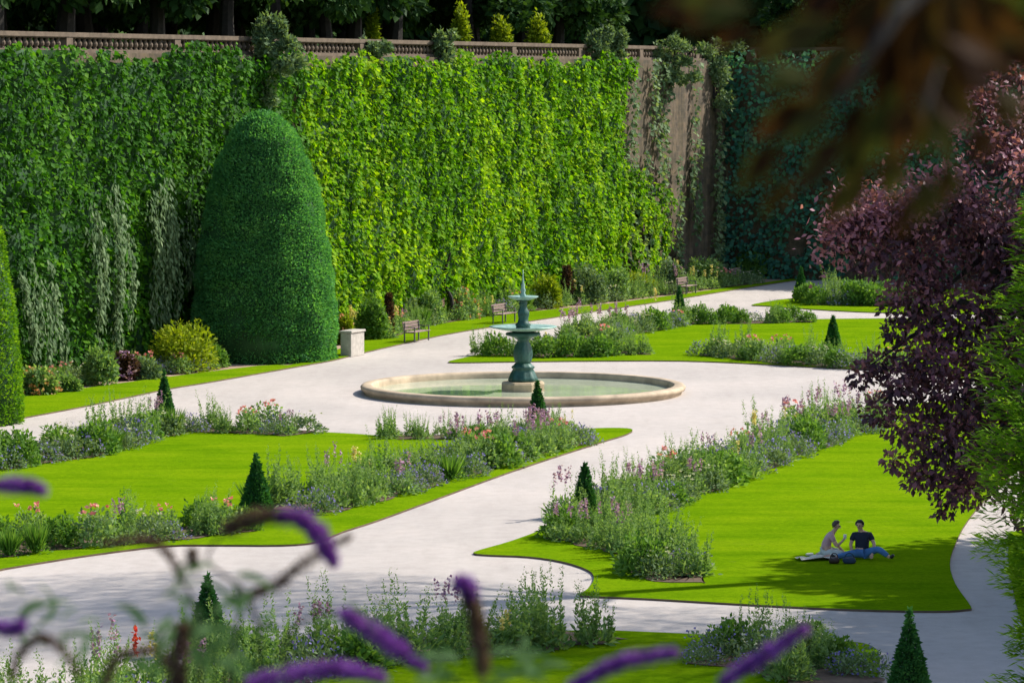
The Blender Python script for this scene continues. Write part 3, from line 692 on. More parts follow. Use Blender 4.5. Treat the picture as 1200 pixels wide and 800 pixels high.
kind('white_flower_plant', 'low clump with small creamy flowers of', 'flower plant', k_white)
kind('tufted_plant', 'upright narrow-leaved tuft of', 'grassy plant', k_grass)
kind('yellow_spire_plant', 'pale yellow flower spires of', 'spire plant', k_yel)
WORDS = {'spire_plant': 'tall green spires', 'mauve_spire_plant': 'spires of mauve flowers', 'catmint': 'silvery mound with violet flowers', 'leafy_plant': 'rounded leafy green clump',
         'pink_flower_plant': 'clump with pink flower heads', 'white_flower_plant': 'clump with small creamy flowers', 'tufted_plant': 'tuft of narrow green leaves', 'yellow_spire_plant': 'spires of pale yellow flowers'}
def put(kindname, p, sc, where, lab=None, spot=''):
    label, cat, vs = KINDS[kindname]
    t = empty(kindname, p, lab or (WORDS[kindname]+', '+spot+' '+where), cat, 'plants '+where, rng.uniform(0, 6.28))
    t.scale = (sc*rng.uniform(.9, 1.15), sc*rng.uniform(.9, 1.15), sc*rng.uniform(.85, 1.15))
    for nm, me in vs[rng.integers(len(vs))]:
        o = bpy.data.objects.new(nm, me); col.objects.link(o); o.parent = t
def border(pts, where, width, step, mixw, sc=1.0, rows=2, bedw=None):
    W = [G(*p) for p in spline(pts, 8)]
    W = [Vector((w_.x, w_.y, 0)) for w_ in W]
    # bed of soil under the plants
    L = []; Rr = []
    for i, p in enumerate(W):
        t = (W[min(i+1, len(W)-1)]-W[max(i-1, 0)]).normalized(); nn = Vector((-t.y, t.x, 0)); bw = (bedw or width/2+.25)*(1+.15*math.sin(i*.9))
        if i in (0, len(W)-1): bw *= .5
        L.append(p+nn*bw); Rr.append(p-nn*bw)
    bm = bmesh.new(); a = [bm.verts.new((p.x, p.y, .065)) for p in L]; b = [bm.verts.new((p.x, p.y, .065)) for p in Rr]
    for i in range(len(W)-1): bm.faces.new((a[i], a[i+1], b[i+1], b[i]))
    bmesh.ops.recalc_face_normals(bm, faces=bm.faces)
    tag(bmobj('planting_bed', bm, M['soil']), kind='structure')
    names = list(mixw); pr = np.array([mixw[n] for n in names], float); pr /= pr.sum()
    dist = 0; seg = 0; acc = 0.0; run = []
    last = None
    for i in range(len(W)-1):
        d = W[i+1]-W[i]; l = d.length; pos = acc
        while pos < l:
            run.append((W[i]+d*(pos/l), d.normalized())); pos += step
        acc = pos-l
    for k_, (p, t) in enumerate(run):
        nn = Vector((-t.y, t.x, 0))
        for r in range(rows):
            if rng.random() < .35 and last: kn = last
            else: kn = names[rng.choice(len(names), p=pr)]
            last = kn
            off = (0 if rows == 1 else (r/(rows-1)-.5)*width)+rng.normal(0, .15)
            q = p+nn*off+t*rng.uniform(-.3, .3); q.z = .06
            if any((q-c_).to_2d().length < .8 for c_ in CONES): continue
            f = k_/max(1, len(run)-1); seg_ = ['left end', 'left part', 'middle', 'right part', 'right end'][min(4, int(f*5))] if W[-1].x > W[0].x else ['right end', 'right part', 'middle', 'left part', 'left end'][min(4, int(f*5))]
            side = 'back' if (nn.y*off) > 0 else 'front'
            put(kn, q, sc*rng.uniform(.8, 1.15), where, spot=seg_+' '+side)
MIX = dict(spire_plant=4.5, mauve_spire_plant=2, catmint=2.6, leafy_plant=1.2, pink_flower_plant=1.0, white_flower_plant=1.2, tufted_plant=.3, yellow_spire_plant=1.0)
LOW = dict(spire_plant=.8, mauve_spire_plant=.6, catmint=3, leafy_plant=1.4, pink_flower_plant=.5, white_flower_plant=1.6, tufted_plant=.25)
SP = dict(spire_plant=6, mauve_spire_plant=2, catmint=2, leafy_plant=.5, tufted_plant=.2, yellow_spire_plant=.7, white_flower_plant=.5)
border([(-40, 552), (60, 538), (120, 523), (180, 508)], 'of border behind left lawn', 1.6, .85, LOW, .95)
border([(180, 507), (240, 506), (300, 508), (355, 511)], 'of border right of slim yew cone', 1.3, .85, LOW, .85)
border([(462, 515), (520, 515), (580, 514), (640, 509), (668, 505)], 'of border before the fountain', .9, .8, SP, .62)
border([(650, 520), (590, 537), (520, 556), (450, 575), (390, 592), (340, 603)], 'of diagonal border beside left lawn', 1.7, .85, MIX, .95)
border([(270, 622), (200, 631), (120, 638), (40, 645), (-40, 655)], 'of near border, left lawn', 1.4, .85, LOW, .85)
border([(1015, 496), (940, 523), (870, 549), (800, 577), (740, 598), (680, 618)], 'of long picnic lawn border', 1.5, .85, MIX, .95)
border([(670, 632), (710, 641), (750, 650), (775, 660)], 'of bed at picnic lawn tip', 1.1, .75, SP, .9)
border([(775, 672), (800, 682), (825, 683)], 'of small round bed, picnic lawn', 1.2, .7, dict(leafy_plant=3, catmint=2, spire_plant=2, white_flower_plant=1), .85)
border([(-40, 872), (60, 862), (150, 843), (230, 818), (330, 797), (430, 778), (520, 768), (600, 762), (660, 755), (688, 750)], 'of nearest border', 1.6, .8, dict(SP, catmint=3), .95)
border([(860, 790), (890, 775), (915, 768), (930, 790), (960, 800), (1000, 812)], 'of shady bottom right bed', 1.3, .75, dict(leafy_plant=1.3, catmint=2, spire_plant=3, white_flower_plant=1), .75)
border([(582, 415), (630, 417), (690, 416), (750, 414)], 'of bed behind the fountain', 2.2, .8, dict(MIX, leafy_plant=4), .95)
border([(690, 398), (740, 388), (790, 380)], 'of diagonal bed beyond fountain', 1.8, .9, MIX, .95)
border([(800, 379), (860, 379), (950, 377)], 'of thin far lawn bed', 1.4, 1.0, dict(leafy_plant=4, tufted_plant=2, spire_plant=2, catmint=1), .8)
border([(845, 416), (890, 421), (940, 426), (1000, 430), (1050, 433)], 'of bed near purple tree', 1.8, .8, dict(LOW, pink_flower_plant=1.5, leafy_plant=2.5), .95)
border([(955, 356), (990, 356), (1030, 357), (1080, 358)], 'of bed on farthest lawn', 2.6, .9, dict(spire_plant=2, leafy_plant=3, catmint=3, white_flower_plant=2), 1.15, rows=3)
border([(20, 456), (100, 446), (200, 437), (240, 432)], 'of wall foot, left of clipped yew', 1.0, 1.0, dict(white_flower_plant=2, catmint=1, tufted_plant=1, pink_flower_plant=1, spire_plant=2), .8)
border([(425, 397), (500, 378), (600, 364), (700, 352), (800, 340), (870, 332)], 'of wall foot, right of clipped yew', 1.6, 1.0, dict(white_flower_plant=1.5, catmint=1, tufted_plant=1, pink_flower_plant=1.3, spire_plant=3, yellow_spire_plant=1.6, mauve_spire_plant=1), .95)
# single accents
for (px, py, kn, sc, lab) in ((153, 812, 'spire', 1, 'thin plant with a spire of small scarlet flowers at bottom left'),):
    g = G(px, py, .06); t = empty('scarlet_spire_plant', g, lab, 'spire plant'); a = Leaves(); f = Leaves(); spikes(a, 1, .02, 1.45, 1.5, .08, 60, .03, .02); spike_flowers(f, 1, .02, 1.2, 1.2, .45, 40, .1)
    link('foliage', a.mesh('foliage'), M['stem'], t); link('flower', f.mesh('flower'), M['red'], t)
g = G(140, 632, .06); t = empty('spire_plant', g, 'single very tall dark seed spire in the near border of the left lawn', 'spire plant'); a = Leaves(); spikes(a, 2, .05, 1.2, 1.35, .14, 70, .06, .03); link('foliage', a.mesh('foliage'), M['yewdark'], t)

# ------------------------------------------------------------------ purple beech, conifer and the trees right of the view
def crown_from_blobs(root, blobs, D, mat, n_per, size, up=.3, droop=-.35, tone0=.45, aspect=.6, name='crown'):
    lv = Leaves()
    for (px, py, rpx, dy) in blobs:
        c = np.array(At(px, py, D+dy))-np.array(root); r = rpx/F*D; n = int(n_per*(r**2)); d = runit(n)
        P = c+d*(rng.random(n)**.45)[:, None]*np.array([r, r*1.1, r*.9])
        # hang small sprays
        L = size*rng.uniform(.6, 1.3, n)
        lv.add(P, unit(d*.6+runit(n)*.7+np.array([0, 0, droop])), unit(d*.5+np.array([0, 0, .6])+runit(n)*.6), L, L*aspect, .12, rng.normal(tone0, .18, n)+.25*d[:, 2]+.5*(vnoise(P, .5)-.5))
    return lv
DB = 62; broot = Vector((650/F*DB, DB+1, 0))
t = empty('purple_beech', broot, 'purple-leaved beech tree with drooping branches at the right', 'tree')
blobs = [(1150, 120, 26, 0), (1185, 80, 22, .5), (1165, 175, 30, 0), (1195, 150, 40, .5), (1120, 235, 42, 0), (1060, 250, 40, .2), (1010, 250, 34, .2), (985, 275, 24, 0), (1030, 295, 36, 0), (1090, 300, 48, .5), (1150, 270, 50, .6),
         (1070, 350, 40, .3), (1120, 370, 56, .8), (1050, 385, 18, 0), (1085, 420, 40, .2), (1030, 425, 20, 0), (1010, 440, 17, -.2), (1060, 450, 30, 0), (1120, 450, 60, .6), (1030, 480, 20, 0), (1065, 500, 30, 0), (1110, 520, 52, .3), (1050, 540, 14, -.1),
         (1080, 560, 22, 0), (1120, 575, 30, 0), (1150, 560, 40, .5), (1110, 600, 12, 0), (1170, 500, 60, 1), (1200, 420, 80, 1.2), (1200, 300, 80, 1.2), (1260, 350, 120, 1.5), (1260, 500, 90, 1.2), (1280, 200, 110, 1.5), (1340, 400, 90, 1.5), (1220, 580, 50, 1)]
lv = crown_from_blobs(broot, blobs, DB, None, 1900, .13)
lit_tips = [(1000, 240), (985, 265), (1030, 235), (1060, 225), (1085, 235), (1015, 275), (1110, 215), (1150, 70), (1135, 100), (1110, 150), (1165, 120), (1190, 190), (1050, 260), (1140, 215), (975, 290)]  # pinkish young leaves, their pale tone painting sunlit highlights on the upper-left sprays
for (px, py) in lit_tips:
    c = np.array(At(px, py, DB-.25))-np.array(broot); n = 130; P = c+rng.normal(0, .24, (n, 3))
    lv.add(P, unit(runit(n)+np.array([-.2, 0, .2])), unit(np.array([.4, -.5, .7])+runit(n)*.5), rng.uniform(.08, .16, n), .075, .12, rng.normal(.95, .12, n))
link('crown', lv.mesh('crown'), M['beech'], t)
bm = bmesh.new(); tube(bm, [(0, 0, 0), (.05, 0, 2.5), (0, .1, 5), (-.1, .1, 7.5), (0, 0, 10.5)], [.34, .28, .24, .16, .05], 10)
for (px, py, dy) in ((1000, 270, .2), (1060, 380, .3), (1020, 430, 0), (1080, 550, 0), (1150, 130, .2), (1120, 580, 0), (1400, 300, 1), (1340, 200, 1)):
    e = At(px, py, DB+dy)-broot; z0 = min(8.5, max(3.2, e.z+.6)); tube(bm, [(0, 0, z0-.6), Vector((e.x*.5, e.y*.5, max(e.z, z0)+.5)), e], [.12, .06, .015], 6)
bmobj('trunk', bm, M['bark'], t)
DC = 56; croot = Vector((668/F*DC, DC, 0))
t = empty('conifer_tree', croot, 'feathery bright green conifer at the right frame edge', 'tree')
lv = Leaves(); n = 0
for k in range(420):
    z = rng.uniform(1.0, 10.4); rr = 1.55*(1-max(0, z-7)/5.2)*rng.uniform(.8, 1.12)*(1.0 if z > 4.2 else .72); a = rng.uniform(0, 6.28)
    d = np.array([math.cos(a), math.sin(a), -.1]); m = 110; tt = rng.random(m)
    P = d*(rr*tt[:, None])+np.array([0, 0, z])+np.stack([0*tt, 0*tt, .28*tt**2], 1)+rng.normal(0, .07, (m, 3))
    lv.add(P, unit(d*.9+np.array([0, 0, .2])+runit(m)*.5), unit(np.array([0, 0, 1])+runit(m)*.5), rng.uniform(.12, .24, m), .05, .1, rng.normal(.45, .15, m)+.35*tt)
link('foliage', lv.mesh('foliage'), M['conifer'], t)
bm = bmesh.new(); tube(bm, [(0, 0, 0), (0, 0, 5), (0, 0, 10.4)], [.2, .13, .02], 8); bmobj('trunk', bm, M['bark'], t)
lv = tree_mesh(3, 15, 6.2, 90, 480, .36, low=.3); me = lv.mesh('crown'); me.materials.append(M['green'])
bm = trunk_bm(12, .4, 6, 4); tm = bpy.data.meshes.new('trunk'); bm.to_mesh(tm); bm.free(); tm.materials.append(M['bark'])
for (x, y, sc, lab) in ((23.3, 92.0, 1.0, 'large green tree shading the picnic lawn, farthest of three'), (23.6, 84.0, 1.0, 'large green tree shading the near path, middle one of three'), (22.5, 76, 1.0, 'large green tree shading the near path, nearest of three')):
    t = empty('shade_tree', (x, y, 0), lab, 'tree'); t.scale = (sc,)*3
    for nm, mm in (('crown', me), ('trunk', tm)):
        o = bpy.data.objects.new(nm, mm); col.objects.link(o); o.parent = t

# two unseen airy trees added so their thin high crowns dim the nearest gravel
for (x, y, rx, lab) in ((14.5, 90, 8.5, 'added unseen tall tree, thin high crown dimming the gravel, farther one'), (24, 84, 8.5, 'added unseen tall tree, thin high crown dimming the gravel, nearer one')):
    n = 36000; d = runit(n); P = d*(rng.random(n)**.5)[:, None]*np.array([rx, rx*.8, 4.2])+np.array([0, 0, 22.0])
    if x < 20: P = P[(P[:, 2] > 18.5)]
    lv = Leaves(); lv.add(P, runit(len(P)), unit(runit(len(P))*.6+np.array([0, 0, 1])), .13, .09, .1)
    t = empty('added_dimming_tree', (x+(4 if x < 20 else 0), y, 0), lab, 'tree')
    if x < 20: lv.v = [v-np.array([4, 0, 0]) for v in lv.v]
    link('crown', lv.mesh('crown'), M['green'], t)
    bm = bmesh.new(); tube(bm, [(0, 0, 0), (.1, 0, 8), (0, 0, 16), (-.5, 0, 24)], [.4, .32, .25, .08], 10)
    for k in range(8):
        a = k*.785; tube(bm, [(0, 0, 16+k*.4), (3*math.cos(a), 3*math.sin(a), 19.5), (6*math.cos(a), 5*math.sin(a), 21.5)], [.14, .08, .03], 6)
    bmobj('trunk', bm, M['bark'], t)

# ------------------------------------------------------------------ people
def skinned(name, V, E, rad, mat, parent, sub=2, root=0, flat=None):
    me = bpy.data.meshes.new(name); me.from_pydata([tuple(v) for v in V], E, []); me.materials.append(mat)
    o = bpy.data.objects.new(name, me); col.objects.link(o); o.parent = parent
    m = o.modifiers.new('skin', 'SKIN'); m.use_smooth_shade = True
    sv = me.skin_vertices[0].data
    for i, r in enumerate(rad):
        sv[i].radius = (r, r) if not isinstance(r, tuple) else r
        sv[i].use_root = (i == root)
    s = o.modifiers.new('sub', 'SUBSURF'); s.levels = sub; s.render_levels = sub
    return o
M['skin'] = plain('skin', (.55, .32, .23), .5, .08, 5)
M['hair_b'] = plain('brown_hair', (.07, .045, .035), .6, .3, 30); M['hair_d'] = plain('black_hair', (.012, .01, .009), .6, .3, 30)
M['pinkshirt'] = plain('pinkish_shirt', (.50, .30, .32), .8, .1, 6); M['navy'] = plain('dark_navy_shirt', (.012, .015, .035), .8, .2, 6)
M['jeans'] = plain('blue_jeans', (.06, .16, .36), .85, .2, 8); M['palejeans'] = plain('pale_trousers', (.50, .52, .48), .85, .15, 8)
M['shoe_d'] = plain('black_shoe', (.012, .012, .014), .5, .2, 8); M['shoe_w'] = plain('cream_shoe', (.65, .6, .5), .6, .1, 8)
M['bagbrown'] = plain('brown_leather', (.035, .017, .012), .5, .3, 8); M['bagblue'] = plain('dark_blue_fabric', (.02, .04, .08), .8, .3, 8)
M['cup'] = plain('white_cup', (.75, .72, .72), .4, .05, 8); M['blanket'] = plain('cream_blanket', (.6, .56, .44), .9, .1, 5)
def hand(V, E, rad, wi, palm, dirv, side, curl=Vector((0, 0, -1)), fl=.085):
    "palm vertex continuing from the wrist plus five finger chains"
    dirv = dirv.normalized(); side = side.normalized()
    pi = len(V); V.append(palm); rad.append((.038, .02)); E.append((wi, pi))
    for k, (o, l) in enumerate(((-.03, .85), (-.01, 1.0), (.01, .95), (.03, .75))):
        a = palm+dirv*.045+side*o; b = a+dirv*fl*.5*l; c = b+(dirv*.6+curl*.7).normalized()*fl*.45*l
        i = len(V); V += [a, b, c]; rad += [.011, .010, .008]; E += [(pi, i), (i, i+1), (i+1, i+2)]
    a = palm+side*-.04+dirv*.0; b = a+(dirv*.5-side*.7+curl*.3).normalized()*.045; i = len(V); V += [a, b]; rad += [.013, .009]; E += [(pi, i), (i, i+1)]
def head(parent, c, face, mat_hair, long_=False, name='hair'):
    # hair cap
    bm = bmesh.new(); bmesh.ops.create_icosphere(bm, subdivisions=3, radius=.112)
    f = face.normalized()
    for v in list(bm.verts):
        d = v.co.normalized()
        if d.dot(f) > .25 and d.z < .55: v.co = d*.07
        elif d.z < (-.75 if long_ else -.45): v.co = d*.07
        else: v.co = d*(.112+.006*math.sin(31*d.x+17*d.z))
        v.co.z *= 1.12
    bm.transform(Matrix.Translation(c+Vector((0, 0, .015))-f*.012)); return bmobj(name, bm, mat_hair, parent, True)
def face_parts(parent, c, face):
    f = face.normalized(); s = Vector((-f.y, f.x, 0)).normalized()
    for k in (-1, 1):
        bm = bmesh.new(); bmesh.ops.create_icosphere(bm, subdivisions=2, radius=.013, matrix=Matrix.Translation(c+f*.078+s*k*.033+Vector((0, 0, .01)))); bmobj('eye', bm, M['hair_d'], parent, True)
        bm = bmesh.new(); bmesh.ops.create_icosphere(bm, subdivisions=2, radius=.024, matrix=Matrix.Translation(c+s*k*.092+Vector((0, 0, .0)))@Matrix.Diagonal((.6, .6, 1.2, 1))); bmobj('ear', bm, M['skin'], parent, True)
    bm = bmesh.new(); bmesh.ops.create_icosphere(bm, subdivisions=2, radius=.018, matrix=Matrix.Translation(c+f*.088-Vector((0, 0, .012)))); bmobj('nose', bm, M['skin'], parent, True)
    bm = bmesh.new(); bmesh.ops.create_icosphere(bm, subdivisions=2, radius=.016, matrix=Matrix.Translation(c+f*.074-Vector((0, 0, .045)))@Matrix.Diagonal((1.5, 1.5, .4, 1))); bmobj('mouth', bm, M['pinkskin'], parent, True)
M['pinkskin'] = plain('lips', (.45, .16, .14), .5, .1, 5)
V3 = Vector
# left person: kneeling, leaning forward towards the right, cup in hand
pa = empty('person', G(972, 656, .05), 'person in a pinkish top sitting on the lawn, leaning forward and holding a cup', 'person', None)
hip = V3((0, 0, .14)); sp = V3((-.02, .0, .34)); ch = V3((.06, 0, .52)); nk = V3((.17, 0, .64)); hd = V3((.25, -.01, .78)); fA = V3((.85, -.45, -.2))
V = [hip, sp, ch, nk, V3((.215, 0, .70)), hd, hd+V3((0, 0, .08))]; E = [(0, 1), (1, 2), (2, 3), (3, 4), (4, 5), (5, 6)]; rad = [(.15, .12), (.13, .10), (.15, .10), (.06, .06), .052, (.085, .092), (.06, .065)]
def limb(V, E, rad, start, pts, rr):
    p = start
    for q, r in zip(pts, rr):
        V.append(q); rad.append(r); E.append((p, len(V)-1)); p = len(V)-1
    return p
shF = V3((.10, -.16, .55)); shB = V3((.10, .16, .55))
wF = limb(V, E, rad, 2, [shF, V3((.22, -.22, .30)), V3((.36, -.20, .42))], [.052, .042, .03]); hand(V, E, rad, wF, V3((.41, -.19, .47)), V3((.3, 0, .9)), V3((.2, 1, 0)), V3((.6, .4, 0)))
wB = limb(V, E, rad, 2, [shB, V3((.26, .2, .30)), V3((.40, .12, .16))], [.052, .042, .03]); hand(V, E, rad, wB, V3((.44, .10, .12)), V3((.8, -.2, -.4)), V3((0, 1, 0)))
legsA = []
l1 = limb(V, E, rad, 0, [V3((.05, -.14, .12)), V3((.40, -.22, .14)), V3((.05, -.27, .07)), V3((.0-.1, -.27, .05))], [.095, .065, .045, .04])
l2 = limb(V, E, rad, 0, [V3((.02, .14, .12)), V3((.34, .26, .14)), V3((-.05, .2, .07)), V3((-.25, .2, .05))], [.095, .065, .045, .04])
skinned('body', V, E, rad, M['skin'], pa)
skinned('top', [hip+V3((0, 0, .03)), sp, ch, V3((.13, 0, .60)), shF, V3((.17, -.2, .41)), shB, V3((.19, .19, .41))], [(0, 1), (1, 2), (2, 3), (2, 4), (4, 5), (2, 6), (6, 7)], [(.18, .15), (.16, .13), (.18, .135), .078, .078, .064, .078, .064], M['pinkshirt'], pa)
skinned('trousers', [V3((0, 0, .12)), V3((.05, -.14, .125)), V3((.40, -.22, .14)), V3((.05, -.27, .08)), V3((.02, .14, .125)), V3((.34, .26, .14)), V3((-.05, .2, .08)), V3((-.2, .2, .06))], [(0, 1), (1, 2), (2, 3), (0, 4), (4, 5), (5, 6), (6, 7)], [(.165, .12), .11, .08, .06, .11, .08, .06, .055], M['palejeans'], pa)
for a, b in ((V3((-.08, -.27, .055)), V3((-.3, -.27, .05))), (V3((-.3, .18, .055)), V3((-.5, .16, .05)))):
    skinned('shoe', [a, (a+b)/2, b], [(0, 1), (1, 2)], [(.05, .045), (.05, .045), (.045, .035)], M['shoe_w'], pa, 2)
head(pa, hd, fA, M['hair_b']); face_parts(pa, hd, fA)
o = bmobj('paper_cup', lathe([(.034, -.05), (.042, .06)], 14), M['cup']); o.location = pa.location+V3((.43, -.19, .53)); tag(o, 'small pale cup held up by the person in the pinkish top', 'cup')
# right person: seated facing the viewer, dark shirt, blue jeans
pb = empty('person', G(1013, 657, .05), 'person in a dark shirt and blue jeans sitting on the lawn facing the viewer', 'person', None)
hip = V3((.02, .05, .14)); sp = V3((.03, .08, .33)); ch = V3((.03, .10, .54)); nk = V3((.0, .08, .66)); hd = V3((-.04, .04, .81)); fB = V3((-.5, -1, -.15))
V = [hip, sp, ch, nk, V3((-.02, .06, .72)), hd, hd+V3((0, 0, .08))]; E = [(0, 1), (1, 2), (2, 3), (3, 4), (4, 5), (5, 6)]; rad = [(.16, .12), (.14, .11), (.17, .11), (.065, .065), .056, (.088, .095), (.062, .067)]
sL = V3((-.17, .08, .57)); sR = V3((.22, .10, .57))
a1 = limb(V, E, rad, 2, [sL, V3((-.26, .02, .33)), V3((-.22, -.10, .14))], [.056, .045, .032]); hand(V, E, rad, a1, V3((-.22, -.14, .09)), V3((0, -.8, -.4)), V3((1, 0, 0)))
a2 = limb(V, E, rad, 2, [sR, V3((.32, -.02, .34)), V3((.26, -.18, .15))], [.056, .045, .032]); hand(V, E, rad, a2, V3((.24, -.22, .10)), V3((-.2, -.8, -.4)), V3((1, 0, 0)))
limb(V, E, rad, 0, [V3((.12, -.02, .13)), V3((.40, -.22, .26)), V3((.62, -.36, .1)), V3((.68, -.4, .06))], [.1, .07, .045, .04])
limb(V, E, rad, 0, [V3((-.10, -.04, .13)), V3((-.34, -.22, .13)), V3((-.62, -.34, .08)), V3((-.68, -.36, .06))], [.1, .07, .045, .04])
skinned('body', V, E, rad, M['skin'], pb)
skinned('shirt', [hip+V3((0, 0, -.01)), sp, ch, V3((.01, .09, .63)), sL, V3((-.235, .04, .42)), sR, V3((.29, .03, .42))], [(0, 1), (1, 2), (2, 3), (2, 4), (4, 5), (2, 6), (6, 7)], [(.20, .16), (.175, .15), (.195, .14), .08, .082, .07, .082, .07], M['navy'], pb)
skinned('jeans', [V3((.02, .05, .12)), V3((.12, -.02, .13)), V3((.40, -.22, .26)), V3((.63, -.37, .1)), V3((-.10, -.04, .13)), V3((-.34, -.22, .13)), V3((-.63, -.345, .08))], [(0, 1), (1, 2), (2, 3), (0, 4), (4, 5), (5, 6)], [(.17, .12), .115, .09, .06, .115, .09, .06], M['jeans'], pb)
for a, b in ((V3((.67, -.39, .06)), V3((.76, -.44, .15))), (V3((-.67, -.36, .06)), V3((-.76, -.4, .14)))):
    skinned('shoe', [a-V3((.0, 0, .0)), (a+b)/2, b], [(0, 1), (1, 2)], [(.05, .055), (.05, .05), (.045, .04)], M['shoe_d'], pb, 2)
head(pb, hd, fB, M['hair_d']); face_parts(pb, hd, fB)
# bags and blanket
def sack(px, py, mat, lab, s, dy=0):
    bm = bmesh.new(); bmesh.ops.create_icosphere(bm, subdivisions=3, radius=1)
    for v in bm.verts:
        d = v.co.copy(); v.co = Vector((math.copysign(abs(d.x)**.6, d.x)*s[0], math.copysign(abs(d.y)**.6, d.y)*s[1], (math.copysign(abs(d.z)**.7, d.z)*.9+.85)*s[2]*(1+.1*math.sin(5*d.x+3*d.y))))
    g = G(px, py, LZ); t = empty('shoulder_bag', g, lab, 'bag'); bmobj('bag_body', bm, mat, t, True)
    bm = bmesh.new(); tube(bm, [(math.cos(a)*s[0]*.7, -.02, s[2]*1.6+math.sin(a)*.12) for a in np.linspace(0, math.pi, 8)], [.012]*8, 5); bmobj('strap', bm, mat, t, True)
sack(981, 663, M['bagbrown'], 'dark brown bag lying on the grass in front of the two people', (.13, .10, .085))
sack(999, 663, M['bagblue'], 'dark blue bag lying on the grass in front of the two people', (.16, .11, .085))
bm = bmesh.new(); nx, ny = 16, 10; gg = G(958, 658, .06)
VV = [[bm.verts.new((-.45+.9*i/nx, -.28+.55*j/ny, .02+.07*vnoise(np.array([[i*.31, j*.37, 2]]), 1)[0])) for j in range(ny+1)] for i in range(nx+1)]
for i in range(nx):
    for j in range(ny): bm.faces.new((VV[i][j], VV[i+1][j], VV[i+1][j+1], VV[i][j+1]))
o = bmobj('picnic_cloth', bm, M['blanket'], None, True); o.location = gg; o.rotation_euler.z = .3; tag(o, 'crumpled cream cloth on the grass beside the person in the pinkish top', 'cloth')

# ------------------------------------------------------------------ viewpoint terrace, buddleia and overhanging branch near the camera
bm = bmesh.new(); box(bm, (0, -6, 4.5), (60, 27, 10.9)); o = bmobj('near_terrace', bm, M['earth']); tag(o, kind='structure')
broot = Vector((-.2, 6.4, 9.95))
bt = empty('buddleia_bush', broot, 'blurred butterfly bush with arching purple flower spikes close in the foreground', 'shrub')
def rel(px, py, d): return At(px, py, d)-broot
def panicle(path, w_, d, mat, n=900, tip=None, name='flower_spike'):
    pts = [np.array(rel(px, py, d)) for px, py in path]; S = np.array(spline(pts, 8)); m = len(S)
    lv = Leaves(); t = rng.random(n)*(m-1); i = np.minimum(t.astype(int), m-2); f = (t-i)[:, None]; C_ = S[i]*(1-f)+S[i+1]*f
    r = w_/F*d*.5*(.75+.5*vnoise(C_*1.0, .015))*np.sin(np.clip(.12+t/(m-1)*.86, 0, 1)*math.pi)**.45
    dd = runit(n); lv.add(C_+dd*(r*rng.uniform(.3, 1, n))[:, None], unit(dd+runit(n)*.5), runit(n), rng.uniform(.004, .011, n), .006, .1)
    return link(name, lv.mesh(name), M[mat], bt)
panicle([(-45, 573), (0, 571), (28, 571), (46, 577)], 16, 6.0, 'bud_purple', 1300)
panicle([(262, 622), (285, 612), (310, 607), (345, 606)], 18, 6.0, 'bud_brown', 900)
panicle([(325, 607), (350, 610), (368, 624), (380, 644), (389, 663)], 22, 6.0, 'bud_purple', 1600)
panicle([(565, 790), (562, 750), (554, 715), (545, 695)], 19, 5.8, 'bud_brown', 1300)
panicle([(552, 702), (545, 690), (536, 684)], 21, 5.8, 'bud_purple', 700)
panicle([(400, 722), (430, 741), (460, 760), (496, 786)], 22, 5.9, 'bud_purple', 1500)
panicle([(290, 806), (350, 792), (400, 789), (448, 801)], 19, 5.7, 'bud_purple', 1300)
panicle([(670, 812), (700, 794), (740, 778), (795, 769)], 15, 5.8, 'bud_purple', 1500)
panicle([(850, 806), (880, 784), (912, 764), (948, 740)], 16, 6.1, 'bud_purple', 1300)
panicle([(118, 806), (126, 782), (148, 769), (178, 768), (196, 790)], 9, 6.0, 'bud_brown', 600)
panicle([(6, 800), (18, 768), (42, 752), (66, 764), (86, 796)], 8, 6.1, 'bud_brown', 500)
panicle([(118, 640), (150, 635), (182, 640), (200, 662), (208, 680)], 8, 6.2, 'bud_brown', 500)
panicle([(285, 703), (318, 690), (352, 664), (408, 630)], 11, 6.2, 'bud_brown', 700)
panicle([(205, 815), (204, 780), (210, 740)], 24, 5.9, 'bud_brown', 1000)
panicle([(-10, 738), (8, 742), (20, 735)], 18, 6.0, 'bud_purple', 500)
panicle([(222, 648), (223, 668)], 11, 6.2, 'bud_brown', 250)
bm = bmesh.new()
def stemline(path, d, r0=.005, r1=.002):
    pts = [rel(px, py, d) for px, py in path]; S = [Vector(p) for p in spline([tuple(p) for p in pts], 5)]
    tube(bm, S, [r0+(r1-r0)*i/(len(S)-1) for i in range(len(S))], 5)
for path in ([(240, 1150), (250, 900), (300, 780), (285, 700), (240, 660), (262, 622)], [(100, 1150), (-30, 800), (-80, 600), (-45, 573)], [(560, 1150), (570, 900), (565, 790)], [(330, 1150), (340, 850), (330, 760), (370, 722), (400, 722)],
             [(240, 1150), (250, 850), (290, 806)], [(640, 1150), (640, 850), (670, 812)], [(820, 1150), (820, 880), (850, 806)], [(150, 1150), (110, 900), (118, 806)], [(240, 1150), (232, 840), (225, 720), (208, 680)], [(60, 1150), (20, 950), (6, 800)],
             [(240, 1150), (262, 820), (275, 740), (285, 703)]):
    stemline(path, 6.0)
bmobj('stem', bm, M['brownstem'] if 'brownstem' in M else M['bark'], bt)
lv = Leaves()
